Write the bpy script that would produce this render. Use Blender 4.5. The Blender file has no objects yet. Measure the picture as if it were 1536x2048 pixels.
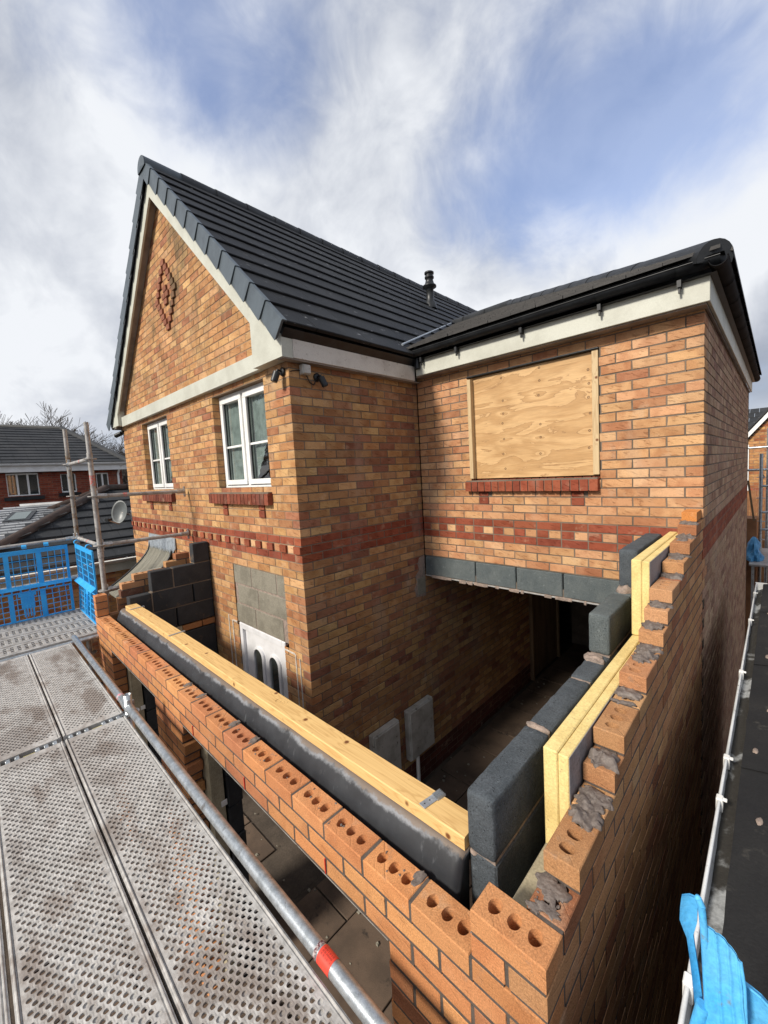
import bpy, math, random
import numpy as np
from mathutils import Vector, Matrix, noise as mnoise
random.seed(7); np.random.seed(7)
scene = bpy.context.scene
COL = scene.collection

# ------------------------------------------------------------------ camera
CAM_R = ((0.7303481, 0.6810313, -0.05280171), None, (-0.68288634, 0.72614422, -0.07988003))
right = Vector(CAM_R[0]).normalized(); fwd = Vector(CAM_R[2]).normalized()
down = fwd.cross(right).normalized(); right = down.cross(fwd).normalized()
CAMP = Vector((0.38539388, -0.84300423, 0.53196609)); FPX, PCX, PCY = 814.5375, 794.02, 1007.72
cam_data = bpy.data.cameras.new('camera'); cam = bpy.data.objects.new('camera', cam_data); COL.objects.link(cam)
cam.matrix_world = Matrix(((right.x, -down.x, -fwd.x, CAMP.x), (right.y, -down.y, -fwd.y, CAMP.y), (right.z, -down.z, -fwd.z, CAMP.z), (0, 0, 0, 1)))
cam_data.sensor_fit = 'HORIZONTAL'; cam_data.sensor_width = 36; cam_data.lens = 36 * FPX / 1536
cam_data.shift_x = (768 - PCX) / 1536; cam_data.shift_y = (PCY - 1024) / 1536
cam_data.clip_start = 0.02; cam_data.clip_end = 2000
scene.camera = cam

def project(p):
    q = Vector(p) - CAMP; z = q.dot(fwd)
    if z < 0.05: return None
    return (PCX + FPX * q.dot(right) / z, PCY + FPX * q.dot(down) / z, z)
def ray(u, v): return (fwd + right * ((u - PCX) / FPX) + down * ((v - PCY) / FPX))
def at(u, v, ax, val):
    d = ray(u, v); i = 'xyz'.index(ax); t = (val - CAMP[i]) / d[i]; return CAMP + d * t

# ------------------------------------------------------------------ light
SUN_DIR = Vector((-0.13, -0.80, 0.60)).normalized()      # towards the sun
sun_data = bpy.data.lights.new('sun', 'SUN'); sun = bpy.data.objects.new('sun', sun_data); COL.objects.link(sun)
sun_data.energy = 2.8; sun_data.angle = math.radians(10); sun_data.color = (1.0, 0.93, 0.82)
sun.rotation_euler = SUN_DIR.to_track_quat('Z', 'Y').to_euler(); sun.location = (0, -5, 12)

world = bpy.data.worlds.new('World'); scene.world = world; world.use_nodes = True
def build_sky():
    nt = world.node_tree; N = nt.nodes; L = nt.links; N.clear()
    out = N.new('ShaderNodeOutputWorld'); bg = N.new('ShaderNodeBackground'); bg.inputs[1].default_value = 0.1
    L.new(bg.outputs[0], out.inputs[0])
    sky = N.new('ShaderNodeTexSky'); sky.sky_type = 'NISHITA'; sky.sun_disc = False
    sky.sun_elevation = math.asin(SUN_DIR.z); sky.sun_rotation = math.atan2(SUN_DIR.x, SUN_DIR.y)
    sky.dust_density = 1.2; sky.ozone_density = 1.5
    geo = N.new('ShaderNodeNewGeometry')
    def math_(op, a, b=None, clamp=False):
        n = N.new('ShaderNodeMath'); n.operation = op; n.use_clamp = clamp
        for i, x in enumerate((a, b)):
            if x is None: continue
            if isinstance(x, (int, float)): n.inputs[i].default_value = x
            else: L.new(x, n.inputs[i])
        return n.outputs[0]
    tc = N.new('ShaderNodeTexCoord'); d = tc.outputs['Generated']
    sep = N.new('ShaderNodeSeparateXYZ'); L.new(d, sep.inputs[0])
    zz = math_('ADD', math_('MAXIMUM', sep.outputs[2], 0.0), 0.22)
    px = math_('DIVIDE', sep.outputs[0], zz); py = math_('DIVIDE', sep.outputs[1], zz)
    # wind direction runs away over the house: stretch the clouds along it
    ca, sa = -0.80, 0.60
    along = math_('ADD', math_('MULTIPLY', px, ca), math_('MULTIPLY', py, sa))
    across = math_('SUBTRACT', math_('MULTIPLY', px, sa), math_('MULTIPLY', py, ca))
    def noise(sa_, sc_, off, scale, detail, rough, dist=0.0):
        cmb = N.new('ShaderNodeCombineXYZ')
        L.new(math_('MULTIPLY', along, sa_), cmb.inputs[0]); L.new(math_('MULTIPLY', across, sc_), cmb.inputs[1]); cmb.inputs[2].default_value = off
        n = N.new('ShaderNodeTexNoise'); n.inputs['Scale'].default_value = scale; n.inputs['Detail'].default_value = detail
        n.inputs['Roughness'].default_value = rough; n.inputs['Distortion'].default_value = dist
        L.new(cmb.outputs[0], n.inputs['Vector']); return n.outputs[0]
    n1 = noise(0.62, 1.0, 3.1, 1.5, 8, 0.55, 0.5)
    n2 = noise(0.6, 1.0, 9.7, 3.2, 6, 0.55, 0.4)
    n3 = noise(0.8, 1.0, 21.3, 0.9, 4, 0.5, 0.3)
    # cloud banks and gaps as they stand over the houses (fixed directions of the sky)
    bias = None
    for (u, v, k, w) in [(380, 90, 40, -0.36), (540, 190, 70, -0.20), (210, 160, 120, -0.10), (960, 250, 60, -0.18), (1100, 230, 60, -0.16), (1280, 180, 60, -0.18), (1440, 90, 60, -0.16), (1230, 330, 90, -0.16), (1460, 260, 90, -0.20), (1060, 60, 70, -0.10), (1000, 420, 120, -0.10), (860, 500, 90, -0.16), (1150, 420, 120, -0.08),
                         (1120, 330, 50, -0.14), (60, 420, 24, 0.18), (20, 60, 60, 0.14), (700, 330, 40, 0.18), (560, 420, 30, 0.12), (1440, 510, 110, 0.26), (1200, 510, 160, 0.12), (180, 600, 20, 0.18), (1530, 640, 60, 0.14),
                         (760, 60, 70, 0.10), (1130, 60, 80, 0.10), (1020, 400, 90, 0.12), (1330, 60, 160, .10), (1140, 140, 200, .12), (860, 120, 120, .10), (1010, 130, 200, .08), (930, 620, 120, 0.34), (700, 640, 40, 0.12)]:
        v_ = ray(u, v).normalized()
        dt = N.new('ShaderNodeVectorMath'); dt.operation = 'DOT_PRODUCT'; L.new(d, dt.inputs[0]); dt.inputs[1].default_value = v_
        g = math_('MULTIPLY', math_('POWER', math_('MAXIMUM', dt.outputs['Value'], 0.0), k), w)
        bias = g if bias is None else math_('ADD', bias, g)
    n5 = noise(1.0, 1.0, 33.5, 1.7, 3, 0.5, 0.8)
    nd = N.new('ShaderNodeTexNoise'); L.new(d, nd.inputs['Vector']); nd.inputs['Scale'].default_value = 3.1; nd.inputs['Detail'].default_value = 6; nd.inputs['Roughness'].default_value = .52; nd.inputs['Distortion'].default_value = .35
    n4 = nd.outputs[0]
    nd2 = N.new('ShaderNodeTexNoise'); L.new(d, nd2.inputs['Vector']); nd2.inputs['Scale'].default_value = 7.5; nd2.inputs['Detail'].default_value = 5; nd2.inputs['Roughness'].default_value = .6; nd2.inputs['Distortion'].default_value = .5
    dens = math_('ADD', math_('ADD', math_('MULTIPLY', n1, 0.50), math_('ADD', math_('MULTIPLY', nd2.outputs[0], 0.46), math_('MULTIPLY', n4, 0.85))), bias)
    mr = N.new('ShaderNodeMapRange'); mr.interpolation_type = 'SMOOTHSTEP'
    L.new(dens, mr.inputs[0]); mr.inputs[1].default_value = 0.44; mr.inputs[2].default_value = 1.0; mr.inputs[3].default_value = 0.27; mr.inputs[4].default_value = 1.0
    # brightness inside the cloud layer
    lum = math_('ADD', math_('MULTIPLY', n3, 0.45), math_('ADD', math_('MULTIPLY', n4, 0.75), math_('MULTIPLY', nd2.outputs[0], 0.45)))
    for (u, v, k, w) in [(1420, 470, 110, 0.46), (930, 600, 200, 0.15), (100, 640, 40, 0.20), (120, 330, 60, 0.05), (230, 300, 120, .03), (720, 420, 60, .06), (330, 420, 80, .08), (650, 320, 30, 0.05), (250, 250, 30, 0.04), (50, 470, 90, -0.14), (1530, 660, 60, -0.10), (330, 230, 120, -0.06)]:
        v_ = ray(u, v).normalized()
        dt = N.new('ShaderNodeVectorMath'); dt.operation = 'DOT_PRODUCT'; L.new(d, dt.inputs[0]); dt.inputs[1].default_value = v_
        lum = math_('ADD', lum, math_('MULTIPLY', math_('POWER', math_('MAXIMUM', dt.outputs['Value'], 0.0), k), w))
    cr = N.new('ShaderNodeValToRGB'); L.new(lum, cr.inputs[0])
    e = cr.color_ramp.elements
    e[0].position = 0.42; e[0].color = (1.6, 1.88, 2.42, 1); e[1].position = 1.05 - .05; e[1].color = (5.2, 5.35, 5.6, 1)
    m = cr.color_ramp.elements.new(0.72); m.color = (2.7, 2.92, 3.42, 1)
    mix = N.new('ShaderNodeMix'); mix.data_type = 'RGBA'
    L.new(mr.outputs[0], mix.inputs[0])
    tint = N.new('ShaderNodeMix'); tint.data_type = 'RGBA'; tint.blend_type = 'MULTIPLY'; tint.inputs[0].default_value = 1
    L.new(sky.outputs[0], tint.inputs[6]); tint.inputs[7].default_value = (1.22, 1.20, 1.36, 1)
    L.new(tint.outputs[2], mix.inputs[6]); L.new(cr.outputs[0], mix.inputs[7])
    L.new(mix.outputs[2], bg.inputs[0])
build_sky()
scene.view_settings.view_transform = 'Standard'; scene.view_settings.look = 'None'
scene.view_settings.gamma = 1.0; scene.view_settings.use_curve_mapping = False
scene.view_settings.exposure = 0.78

# ------------------------------------------------------------------ materials
class NT:
    def __init__(s, name):
        s.m = bpy.data.materials.new(name); s.m.use_nodes = True; s.t = s.m.node_tree; s.N = s.t.nodes; s.L = s.t.links
        s.b = s.N['Principled BSDF']
    def new(s, t, **k):
        n = s.N.new(t)
        for a, b in k.items(): setattr(n, a, b)
        return n
    def put(s, inp, x):
        if x is None: return
        if hasattr(x, 'is_output') or isinstance(x, bpy.types.NodeSocket): s.L.new(x, inp)
        else: inp.default_value = x
    def math(s, op, a, b=None, clamp=False):
        n = s.new('ShaderNodeMath', operation=op, use_clamp=clamp); s.put(n.inputs[0], a); s.put(n.inputs[1], b); return n.outputs[0]
    def vmath(s, op, a, b=None):
        n = s.new('ShaderNodeVectorMath', operation=op); s.put(n.inputs[0], a); s.put(n.inputs[1], b)
        return n.outputs['Value'] if op in ('DOT_PRODUCT', 'LENGTH', 'DISTANCE') else n.outputs[0]
    def pos(s): return s.new('ShaderNodeNewGeometry').outputs['Position']
    def obj(s): return s.new('ShaderNodeTexCoord').outputs['Object']
    def scale(s, v, sc): return s.vmath('MULTIPLY', v, sc)
    def noise(s, v, scale, detail=4, rough=.55, dist=0.0):
        n = s.new('ShaderNodeTexNoise'); s.put(n.inputs['Vector'], v); n.inputs['Scale'].default_value = scale
        n.inputs['Detail'].default_value = detail; n.inputs['Roughness'].default_value = rough; n.inputs['Distortion'].default_value = dist
        return n.outputs[0]
    def ramp(s, x, a, b, lo=0., hi=1.):
        n = s.new('ShaderNodeMapRange', interpolation_type='SMOOTHSTEP'); s.put(n.inputs[0], x)
        n.inputs[1].default_value = a; n.inputs[2].default_value = b; n.inputs[3].default_value = lo; n.inputs[4].default_value = hi
        return n.outputs[0]
    def mix(s, f, a, b, mode='MIX'):
        n = s.new('ShaderNodeMix', data_type='RGBA', blend_type=mode)
        s.put(n.inputs[0], f)
        for i, x in ((6, a), (7, b)):
            if isinstance(x, tuple): x = (x + (1,))[:4]
            s.put(n.inputs[i], x)
        return n.outputs[2]
    def grey(s, x):
        n = s.new('ShaderNodeCombineXYZ')
        for i in range(3): s.put(n.inputs[i], x)
        return n.outputs[0]
    def bump(s, h, strength=.3, dist=.01):
        n = s.new('ShaderNodeBump'); s.put(n.inputs['Height'], h); n.inputs['Strength'].default_value = strength; n.inputs['Distance'].default_value = dist
        s.L.new(n.outputs[0], s.b.inputs['Normal'])
    def fin(s, col, rough=.8, metal=0., spec=.5):
        if isinstance(col, tuple): col = (col + (1,))[:4]
        s.put(s.b.inputs['Base Color'], col); s.put(s.b.inputs['Roughness'], rough); s.put(s.b.inputs['Metallic'], metal)
        s.b.inputs['Specular IOR Level'].default_value = spec
        return s.m

def grimy(name, c1, c2, scale=6., lo=.4, hi=.65, c3=None, s3=40., rough=.75, metal=0., bump=.2, bscale=150., bdist=.004, spec=.4, fine=.18, stretch=None, amt=1.):
    t = NT(name); p = t.pos()
    q = t.scale(p, stretch) if stretch else p
    col = t.mix(t.math('MULTIPLY', t.ramp(t.noise(q, scale, 7, .6), lo, hi), amt), c1, c2)
    if c3: col = t.mix(t.ramp(t.noise(q, s3, 5, .65), .6, .72), col, c3)
    f = t.noise(p, bscale, 3, .6)
    col = t.mix(1.0, col, t.grey(t.ramp(f, .25, .75, 1 - fine, 1 + fine)), 'MULTIPLY')
    if bump: t.bump(f, bump, bdist)
    return t.fin(col, rough, metal, spec)

def brick_mat(name, src, new=False, mossy=False):
    t = NT(name); P = t.pos()
    if src == 'object':
        oi = t.new('ShaderNodeObjectInfo'); col, rnd = oi.outputs['Color'], oi.outputs['Alpha']
    else:
        a = t.new('ShaderNodeAttribute', attribute_name='tint'); col, rnd = a.outputs['Color'], a.outputs['Alpha']
    off = t.new('ShaderNodeCombineXYZ'); t.put(off.inputs[0], t.math('MULTIPLY', rnd, 31.)); t.put(off.inputs[2], t.math('MULTIPLY', rnd, 17.))
    p = t.vmath('ADD', P, off.outputs[0])
    sx = t.new('ShaderNodeSeparateXYZ'); t.put(sx.inputs[0], p)
    u = t.math('ADD', sx.outputs[0], sx.outputs[1])
    cr = t.new('ShaderNodeCombineXYZ')                          # creases of the drag-faced brick, leaning
    t.put(cr.inputs[0], t.math('ADD', t.math('MULTIPLY', u, 9.), t.math('MULTIPLY', sx.outputs[2], -16.)))
    t.put(cr.inputs[1], t.math('ADD', t.math('MULTIPLY', sx.outputs[2], 60.), t.math('MULTIPLY', u, 22.)))
    crease = t.ramp(t.noise(cr.outputs[0], 1.0, 3, .6, .5), .56, .70)
    blot = t.ramp(t.noise(p, 9., 3, .5), .44, .68)
    c = t.mix(t.math('MULTIPLY', blot, .5 if not new else .28), col, t.mix(1., col, (.66, .54, .48), 'MULTIPLY'))
    two = t.ramp(t.noise(p, 4.5, 2, .5), .48, .60); c = t.mix(t.math('MULTIPLY', two, .42 if not new else .2), c, t.mix(1., col, (.70, .55, .50), 'MULTIPLY'))
    pale = t.ramp(t.noise(p, 6.5, 3, .6), .60, .72); c = t.mix(t.math('MULTIPLY', pale, .30), c, (.50, .36, .24))
    grit = t.noise(p, 210. if new else 300., 4, .75)
    c = t.mix(1., c, t.grey(t.ramp(grit, .3, .7, .72 if new else .78, 1.26 if new else 1.2)), 'MULTIPLY')
    if new:
        c = t.mix(t.math('MULTIPLY', t.ramp(t.noise(p, 420., 2, .5), .66, .74), .55), c, (.62, .48, .30))
        c = t.mix(t.math('MULTIPLY', t.ramp(t.noise(p, 150., 3, .6), .64, .74), .5), c, (.13, .06, .03))
        smear = t.ramp(t.noise(P, 14., 5, .6), .60, .74)
        c = t.mix(t.math('MULTIPLY', smear, .42), c, (.24, .19, .15))
        h = t.math('ADD', t.math('MULTIPLY', grit, .6), t.math('MULTIPLY', crease, -.5))
    else:
        c = t.mix(t.math('MULTIPLY', crease, .55), c, t.mix(1., c, (.45, .36, .30), 'MULTIPLY'))
        h = t.math('ADD', t.math('MULTIPLY', grit, .35), t.math('MULTIPLY', crease, -.9))
        if mossy:                                               # old stains: soot and algae under the verge, rain splash lower down
            sp = t.new('ShaderNodeSeparateXYZ'); t.put(sp.inputs[0], P)
            up = t.ramp(sp.outputs[2], 1.7, 2.3)
            st = t.ramp(t.noise(t.scale(P, (1., 1., .7)), 2.2, 6, .65), .45, .62)
            c = t.mix(t.math('MULTIPLY', t.math('MULTIPLY', st, up), .72), c, (.10, .085, .045))
            st2 = t.ramp(t.noise(t.scale(P, (1., 1., .35)), 2.6, 5, .6), .56, .70)
            c = t.mix(t.math('MULTIPLY', st2, .22), c, (.40, .34, .27))
            salt = t.math('MULTIPLY', t.ramp(t.noise(t.scale(P, (1., 1., .5)), 5.5, 6, .7), .60, .74), t.ramp(sp.outputs[2], -.2, -.8))
            soot = t.ramp(t.noise(t.scale(P, (4., 4., .45)), 1., 5, .65), .56, .72)
            c = t.mix(t.math('MULTIPLY', soot, .28), c, (.10, .075, .055))
            c = t.mix(t.math('MULTIPLY', salt, .45), c, (.46, .41, .36))
    t.bump(h, .8 if new else .6, .005)
    return t.fin(c, .88, 0., .25)

M = {}
M['brick_o'] = brick_mat('buff_brick', 'object', mossy=True); M['brick_j'] = brick_mat('buff_brickwork', 'geo', mossy=True)
M['nbrick_o'] = brick_mat('new_brick', 'object', new=True); M['nbrick_j'] = brick_mat('new_brickwork', 'geo', new=True)
M['mortar_house'] = grimy('weathered_mortar', (.27, .19, .125), (.17, .12, .08), 3., bump=.4, bscale=220., rough=.95)
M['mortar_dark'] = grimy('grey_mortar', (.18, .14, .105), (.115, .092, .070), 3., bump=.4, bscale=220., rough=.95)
M['mortar_new'] = grimy('fresh_mortar', (.078, .062, .052), (.105, .085, .070), 12., bump=.5, bscale=180., rough=.95)
M['mortar_wet'] = grimy('wet_mortar_dab', (.115, .092, .080), (.185, .155, .135), 38., lo=.35, hi=.7, bump=.6, bscale=120., bdist=.006, rough=.6)
M['mortar_pink'] = grimy('dry_mortar', (.30, .23, .19), (.20, .16, .135), 30., bump=.5, bscale=140., rough=.95)
M['white'] = grimy('white_upvc', (.80, .80, .78), (.72, .71, .68), 5., bump=0, rough=.35, fine=.03)
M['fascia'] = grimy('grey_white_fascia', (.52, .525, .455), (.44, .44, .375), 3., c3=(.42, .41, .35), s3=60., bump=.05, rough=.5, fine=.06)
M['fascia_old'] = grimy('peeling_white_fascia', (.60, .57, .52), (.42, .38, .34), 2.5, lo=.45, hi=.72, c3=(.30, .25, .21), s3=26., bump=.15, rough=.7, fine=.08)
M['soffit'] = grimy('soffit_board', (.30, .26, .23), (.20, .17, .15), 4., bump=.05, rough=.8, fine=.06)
M['verge'] = grimy('grey_verge_cap', (.085, .105, .12), (.065, .08, .092), 5., bump=.05, rough=.42, fine=.06)
M['ridge'] = grimy('grey_ridge_tile', (.034, .037, .041), (.021, .023, .026), 6., bump=.3, bscale=260., rough=.6)
M['black_plastic'] = grimy('black_gutter_plastic', (.009, .010, .0115), (.020, .022, .024), 8., bump=.03, rough=.42, fine=.1, spec=.4)
M['glass'] = NT('window_glass').fin((.035, .045, .045), .015, 0., .5); M['glass'].node_tree.nodes['Principled BSDF'].inputs['IOR'].default_value = 3.0
M['net'] = grimy('net_curtain_cloth', (.34, .38, .37), (.24, .27, .265), 9., bump=0, rough=.9, fine=.04)
M['door'] = grimy('white_door_skin', (.72, .72, .74), (.62, .62, .63), 5., bump=0, rough=.35, fine=.03)
M['gutter_gap_shade'] = grimy('dull_black_gutter_gap_shade', (.009, .009, .010), (.016, .016, .017), 6., bump=.1, rough=.9, spec=.08)
def pane_mat():
    t = NT('clear_window_pane'); N = t.N; N.remove(t.b); out = [n for n in N if n.type == 'OUTPUT_MATERIAL'][0]
    lw = t.new('ShaderNodeLayerWeight'); lw.inputs[0].default_value = .5; fa = t.math('ADD', .17, t.math('MULTIPLY', t.math('POWER', lw.outputs['Facing'], 4.), .75), True)
    tr = t.new('ShaderNodeBsdfTransparent'); tr.inputs[0].default_value = (.80, .86, .84, 1)
    gl = t.new('ShaderNodeBsdfGlossy'); gl.inputs['Roughness'].default_value = .012
    mx = t.new('ShaderNodeMixShader'); t.L.new(fa, mx.inputs[0]); t.L.new(tr.outputs[0], mx.inputs[1]); t.L.new(gl.outputs[0], mx.inputs[2]); t.L.new(mx.outputs[0], out.inputs[0])
    return t.m
M['pane'] = pane_mat()
M['glass_frost'] = NT('grey_reflecting_pane').fin((.10, .13, .12), .12, 0., .8)
M['galv'] = grimy('galvanised_steel', (.50, .53, .55), (.32, .345, .36), 30., lo=.35, hi=.65, c3=(.20, .19, .18), s3=20., bump=.15, bscale=260., rough=.33, metal=.75, fine=.16)
M['galv_dirty'] = grimy('dirty_galvanised_steel', (.40, .39, .375), (.27, .25, .23), 14., c3=(.15, .10, .065), s3=22., bump=.2, bscale=200., rough=.6, metal=.25)
M['rusty'] = grimy('rusty_scaffold_tube', (.26, .25, .235), (.16, .10, .055), 9., lo=.5, hi=.62, c3=(.34, .25, .09), s3=30., bump=.3, bscale=200., rough=.7, metal=.2)
M['strap'] = grimy('bright_galvanised_strap', (.55, .58, .60), (.42, .45, .48), 30., bump=.05, rough=.35, metal=.7)
M['red_tape'] = grimy('red_sticker', (.72, .06, .035), (.55, .05, .03), 30., bump=0, rough=.45, fine=.08)
M['ink'] = NT('black_print').fin((.02, .015, .015), .6)
M['blue'] = grimy('blue_plastic_mesh', (.028, .33, .74), (.04, .39, .80), 8., c3=(.10, .30, .50), s3=30., bump=.05, rough=.45, fine=.08)
M['sky_blue'] = grimy('pale_blue_plastic', (.045, .36, .72), (.11, .42, .72), 7., lo=.35, hi=.7, c3=(.16, .24, .30), s3=34., bump=.25, rough=.6, fine=.14)
M['tarp'] = grimy('blue_tarpaulin', (.05, .20, .38), (.08, .28, .50), 9., bump=.2, bscale=40., rough=.5)
def block_mat(name, c1, c2, pit):
    t = NT(name); P = t.pos()
    c = t.mix(t.ramp(t.noise(P, 9., 6, .65), .3, .7), c1, c2)
    c = t.mix(t.math('MULTIPLY', t.ramp(t.noise(P, 30., 5, .7), .58, .72), .5), c, tuple(1.9 * q for q in c2))
    v = t.new('ShaderNodeTexVoronoi'); t.put(v.inputs['Vector'], P); v.inputs['Scale'].default_value = 85.
    msk = t.math('MULTIPLY', t.ramp(v.outputs['Distance'], .26, .12), t.ramp(t.noise(P, 60., 2, .5), .45, .62))
    c = t.mix(t.math('MULTIPLY', msk, .8), c, pit); f = t.noise(P, 150., 5, .75)
    c = t.mix(1., c, t.grey(t.ramp(f, .3, .7, .72, 1.3)), 'MULTIPLY')
    t.bump(t.math('SUBTRACT', f, msk), .9, .006)
    return t.fin(c, .95, 0., .25)
M['block'] = block_mat('dark_aerated_block', (.058, .068, .077), (.088, .10, .112), (.018, .02, .024))
M['block_unused'] = grimy('dark_aerated_block', (.058, .067, .075), (.082, .093, .102), 9., lo=.3, hi=.7, c3=(.030, .033, .038), s3=70., bump=.8, bscale=130., bdist=.006, rough=.95, fine=.24)
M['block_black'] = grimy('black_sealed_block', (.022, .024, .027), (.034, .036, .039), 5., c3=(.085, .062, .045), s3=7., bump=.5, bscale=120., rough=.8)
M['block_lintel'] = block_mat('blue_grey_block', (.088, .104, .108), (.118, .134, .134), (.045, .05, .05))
M['block_grey'] = grimy('plain_concrete_block', (.23, .21, .165), (.17, .155, .12), 6., c3=(.30, .28, .24), s3=20., bump=.7, bscale=150., rough=.95, fine=.22)
M['foam'] = grimy('yellow_foam', (.74, .58, .25), (.64, .48, .19), 9., lo=.35, hi=.68, c3=(.40, .30, .15), s3=55., bump=.5, bscale=130., rough=.95, fine=.14)
M['foil'] = grimy('grey_foil_face', (.24, .235, .25), (.18, .175, .185), 12., c3=(.12, .10, .09), s3=22., bump=.2, bscale=90., rough=.55, metal=.1)
M['dirty_foam'] = grimy('dusty_foam', (.40, .35, .24), (.30, .26, .18), 8., bump=.3, bscale=120., rough=.95)
M['dpc'] = None
M['paver'] = grimy('buff_grey_paving', (.125, .086, .060), (.080, .056, .040), 3., c3=(.040, .030, .023), s3=7., bump=.3, bscale=180., rough=.9)
M['soil'] = grimy('muddy_ground', (.055, .043, .033), (.085, .066, .05), 3., bump=.8, bscale=60., rough=.95)
M['plank'] = grimy('weathered_plank', (.15, .11, .08), (.095, .07, .052), 10., bump=.3, bscale=120., rough=.9, stretch=(1., 9., 1.))
M['meter'] = grimy('grey_white_meter_box', (.47, .46, .43), (.33, .32, .29), 6., c3=(.10, .09, .08), s3=24., bump=.05, rough=.45, fine=.06)
M['lead'] = grimy('grey_lead_flashing', (.36, .40, .44), (.26, .29, .32), 14., bump=.2, bscale=80., rough=.5, metal=.3)
M['canopy'] = grimy('weathered_canopy_sheet', (.19, .18, .145), (.12, .115, .09), 5., c3=(.26, .25, .21), s3=8., bump=.2, bscale=100., rough=.75, stretch=(6., 1., 1.))
M['dish'] = grimy('grey_satellite_dish', (.12, .132, .134), (.09, .10, .10), 9., bump=0, rough=.4, fine=.03)
M['far_roof'] = grimy('dark_concrete_tiles', (.018, .020, .023), (.032, .033, .035), 1.6, c3=(.09, .09, .085), s3=20., bump=.3, bscale=60., rough=.7)
M['far_roof_pale'] = grimy('pale_grey_tiles', (.30, .31, .32), (.18, .185, .19), 1.3, bump=.3, bscale=60., rough=.5)
M['brown_hip'] = grimy('brown_hip_tile', (.10, .062, .045), (.06, .042, .034), 5., bump=.3, bscale=80., rough=.85)
M['felt'] = grimy('black_roof_felt', (.009, .009, .010), (.017, .0165, .016), 3., lo=.4, hi=.7, c3=(.045, .042, .036), s3=11., bump=.5, bscale=110., rough=.85)
M['ply_dark'] = grimy('dark_boarding', (.20, .13, .07), (.13, .08, .045), 3., bump=.2, bscale=60., rough=.9, stretch=(3., 3., .4))
M['bark'] = grimy('bare_bark', (.085, .072, .062), (.055, .047, .042), 3., bump=0, rough=.95)
M['white_gutter'] = grimy('dirty_white_gutter', (.70, .71, .71), (.52, .53, .52), 4., c3=(.20, .20, .18), s3=30., bump=.03, rough=.35, fine=.05)
M['gutter_grime'] = grimy('gutter_sludge', (.34, .35, .35), (.03, .027, .022), 5., lo=.38, hi=.52, c3=(.03, .028, .022), s3=45., bump=.5, bscale=90., rough=.7)
M['fence'] = grimy('orange_fence_board', (.28, .13, .06), (.20, .09, .04), 5., bump=.2, bscale=80., rough=.9)
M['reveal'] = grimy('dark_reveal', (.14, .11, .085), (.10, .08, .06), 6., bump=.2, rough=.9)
M['sealant'] = grimy('white_sealant_line', (.62, .58, .52), (.45, .40, .34), 20., bump=.2, rough=.8)

def tile_mat():
    t = NT('black_concrete_tile'); P = t.pos(); oi = t.new('ShaderNodeObjectInfo')
    c = t.mix(t.ramp(t.noise(P, 2.5, 6, .6), .38, .66), (.0070, .0074, .0085), (.0145, .015, .016))
    c = t.mix(1., c, t.grey(t.ramp(oi.outputs['Random'], 0., 1., .8, 1.25)), 'MULTIPLY')
    # pale scuffs, running along the course
    sc = t.ramp(t.noise(t.scale(P, (30., 9., 30.)), 1., 2, .5), .70, .745)
    c = t.mix(t.math('MULTIPLY', sc, .7), c, (.34, .35, .36))
    f = t.noise(P, 240., 3, .6); t.bump(f, .25, .003)
    return t.fin(c, .6, 0., .25)
M['tile'] = tile_mat()
M['tile_small'] = grimy('black_plain_tile', (.018, .0165, .016), (.034, .031, .029), 7., c3=(.06, .055, .05), s3=50., bump=.5, bscale=160., rough=.6)

def wood_mat(name, light, dark, axis, knots, lenscale=3.):
    """sawn softwood: growth lines along AXIS, knots at world points"""
    t = NT(name); P = t.pos(); sx = t.new('ShaderNodeSeparateXYZ'); t.put(sx.inputs[0], P)
    st = [70., 70., 70.]; st['xyz'.index(axis)] = 2.2
    lo = [6., 6., 6.]; lo['xyz'.index(axis)] = .32
    g = t.math('MULTIPLY', t.noise(t.scale(P, tuple(lo)), 1.6, 4, .55), 14.)
    for k in knots:
        d = t.vmath('DISTANCE', P, Vector(k)); g = t.math('ADD', g, t.math('MULTIPLY', t.math('POWER', 2.718, t.math('MULTIPLY', d, -34.)), 1.5))
    band = t.math('ABSOLUTE', t.math('SUBTRACT', t.math('FRACT', g), .5))
    lines = t.ramp(band, .28, .5)
    fine = t.ramp(t.noise(t.scale(P, tuple(st)), 1., 3, .6), .35, .75)
    c = t.mix(t.math('MULTIPLY', lines, .5), light, dark)
    c = t.mix(t.math('MULTIPLY', fine, .28), c, dark)
    for k in knots:
        d = t.vmath('DISTANCE', P, Vector(k)); c = t.mix(t.ramp(d, .016, .006), c, (.16, .06, .02))
    mud = t.ramp(t.noise(P, 24., 4, .6), .68, .76); c = t.mix(t.math('MULTIPLY', mud, .45), c, (.18, .11, .06))
    t.bump(fine, .15, .002)
    return t.fin(c, .62, 0., .35)

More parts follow.
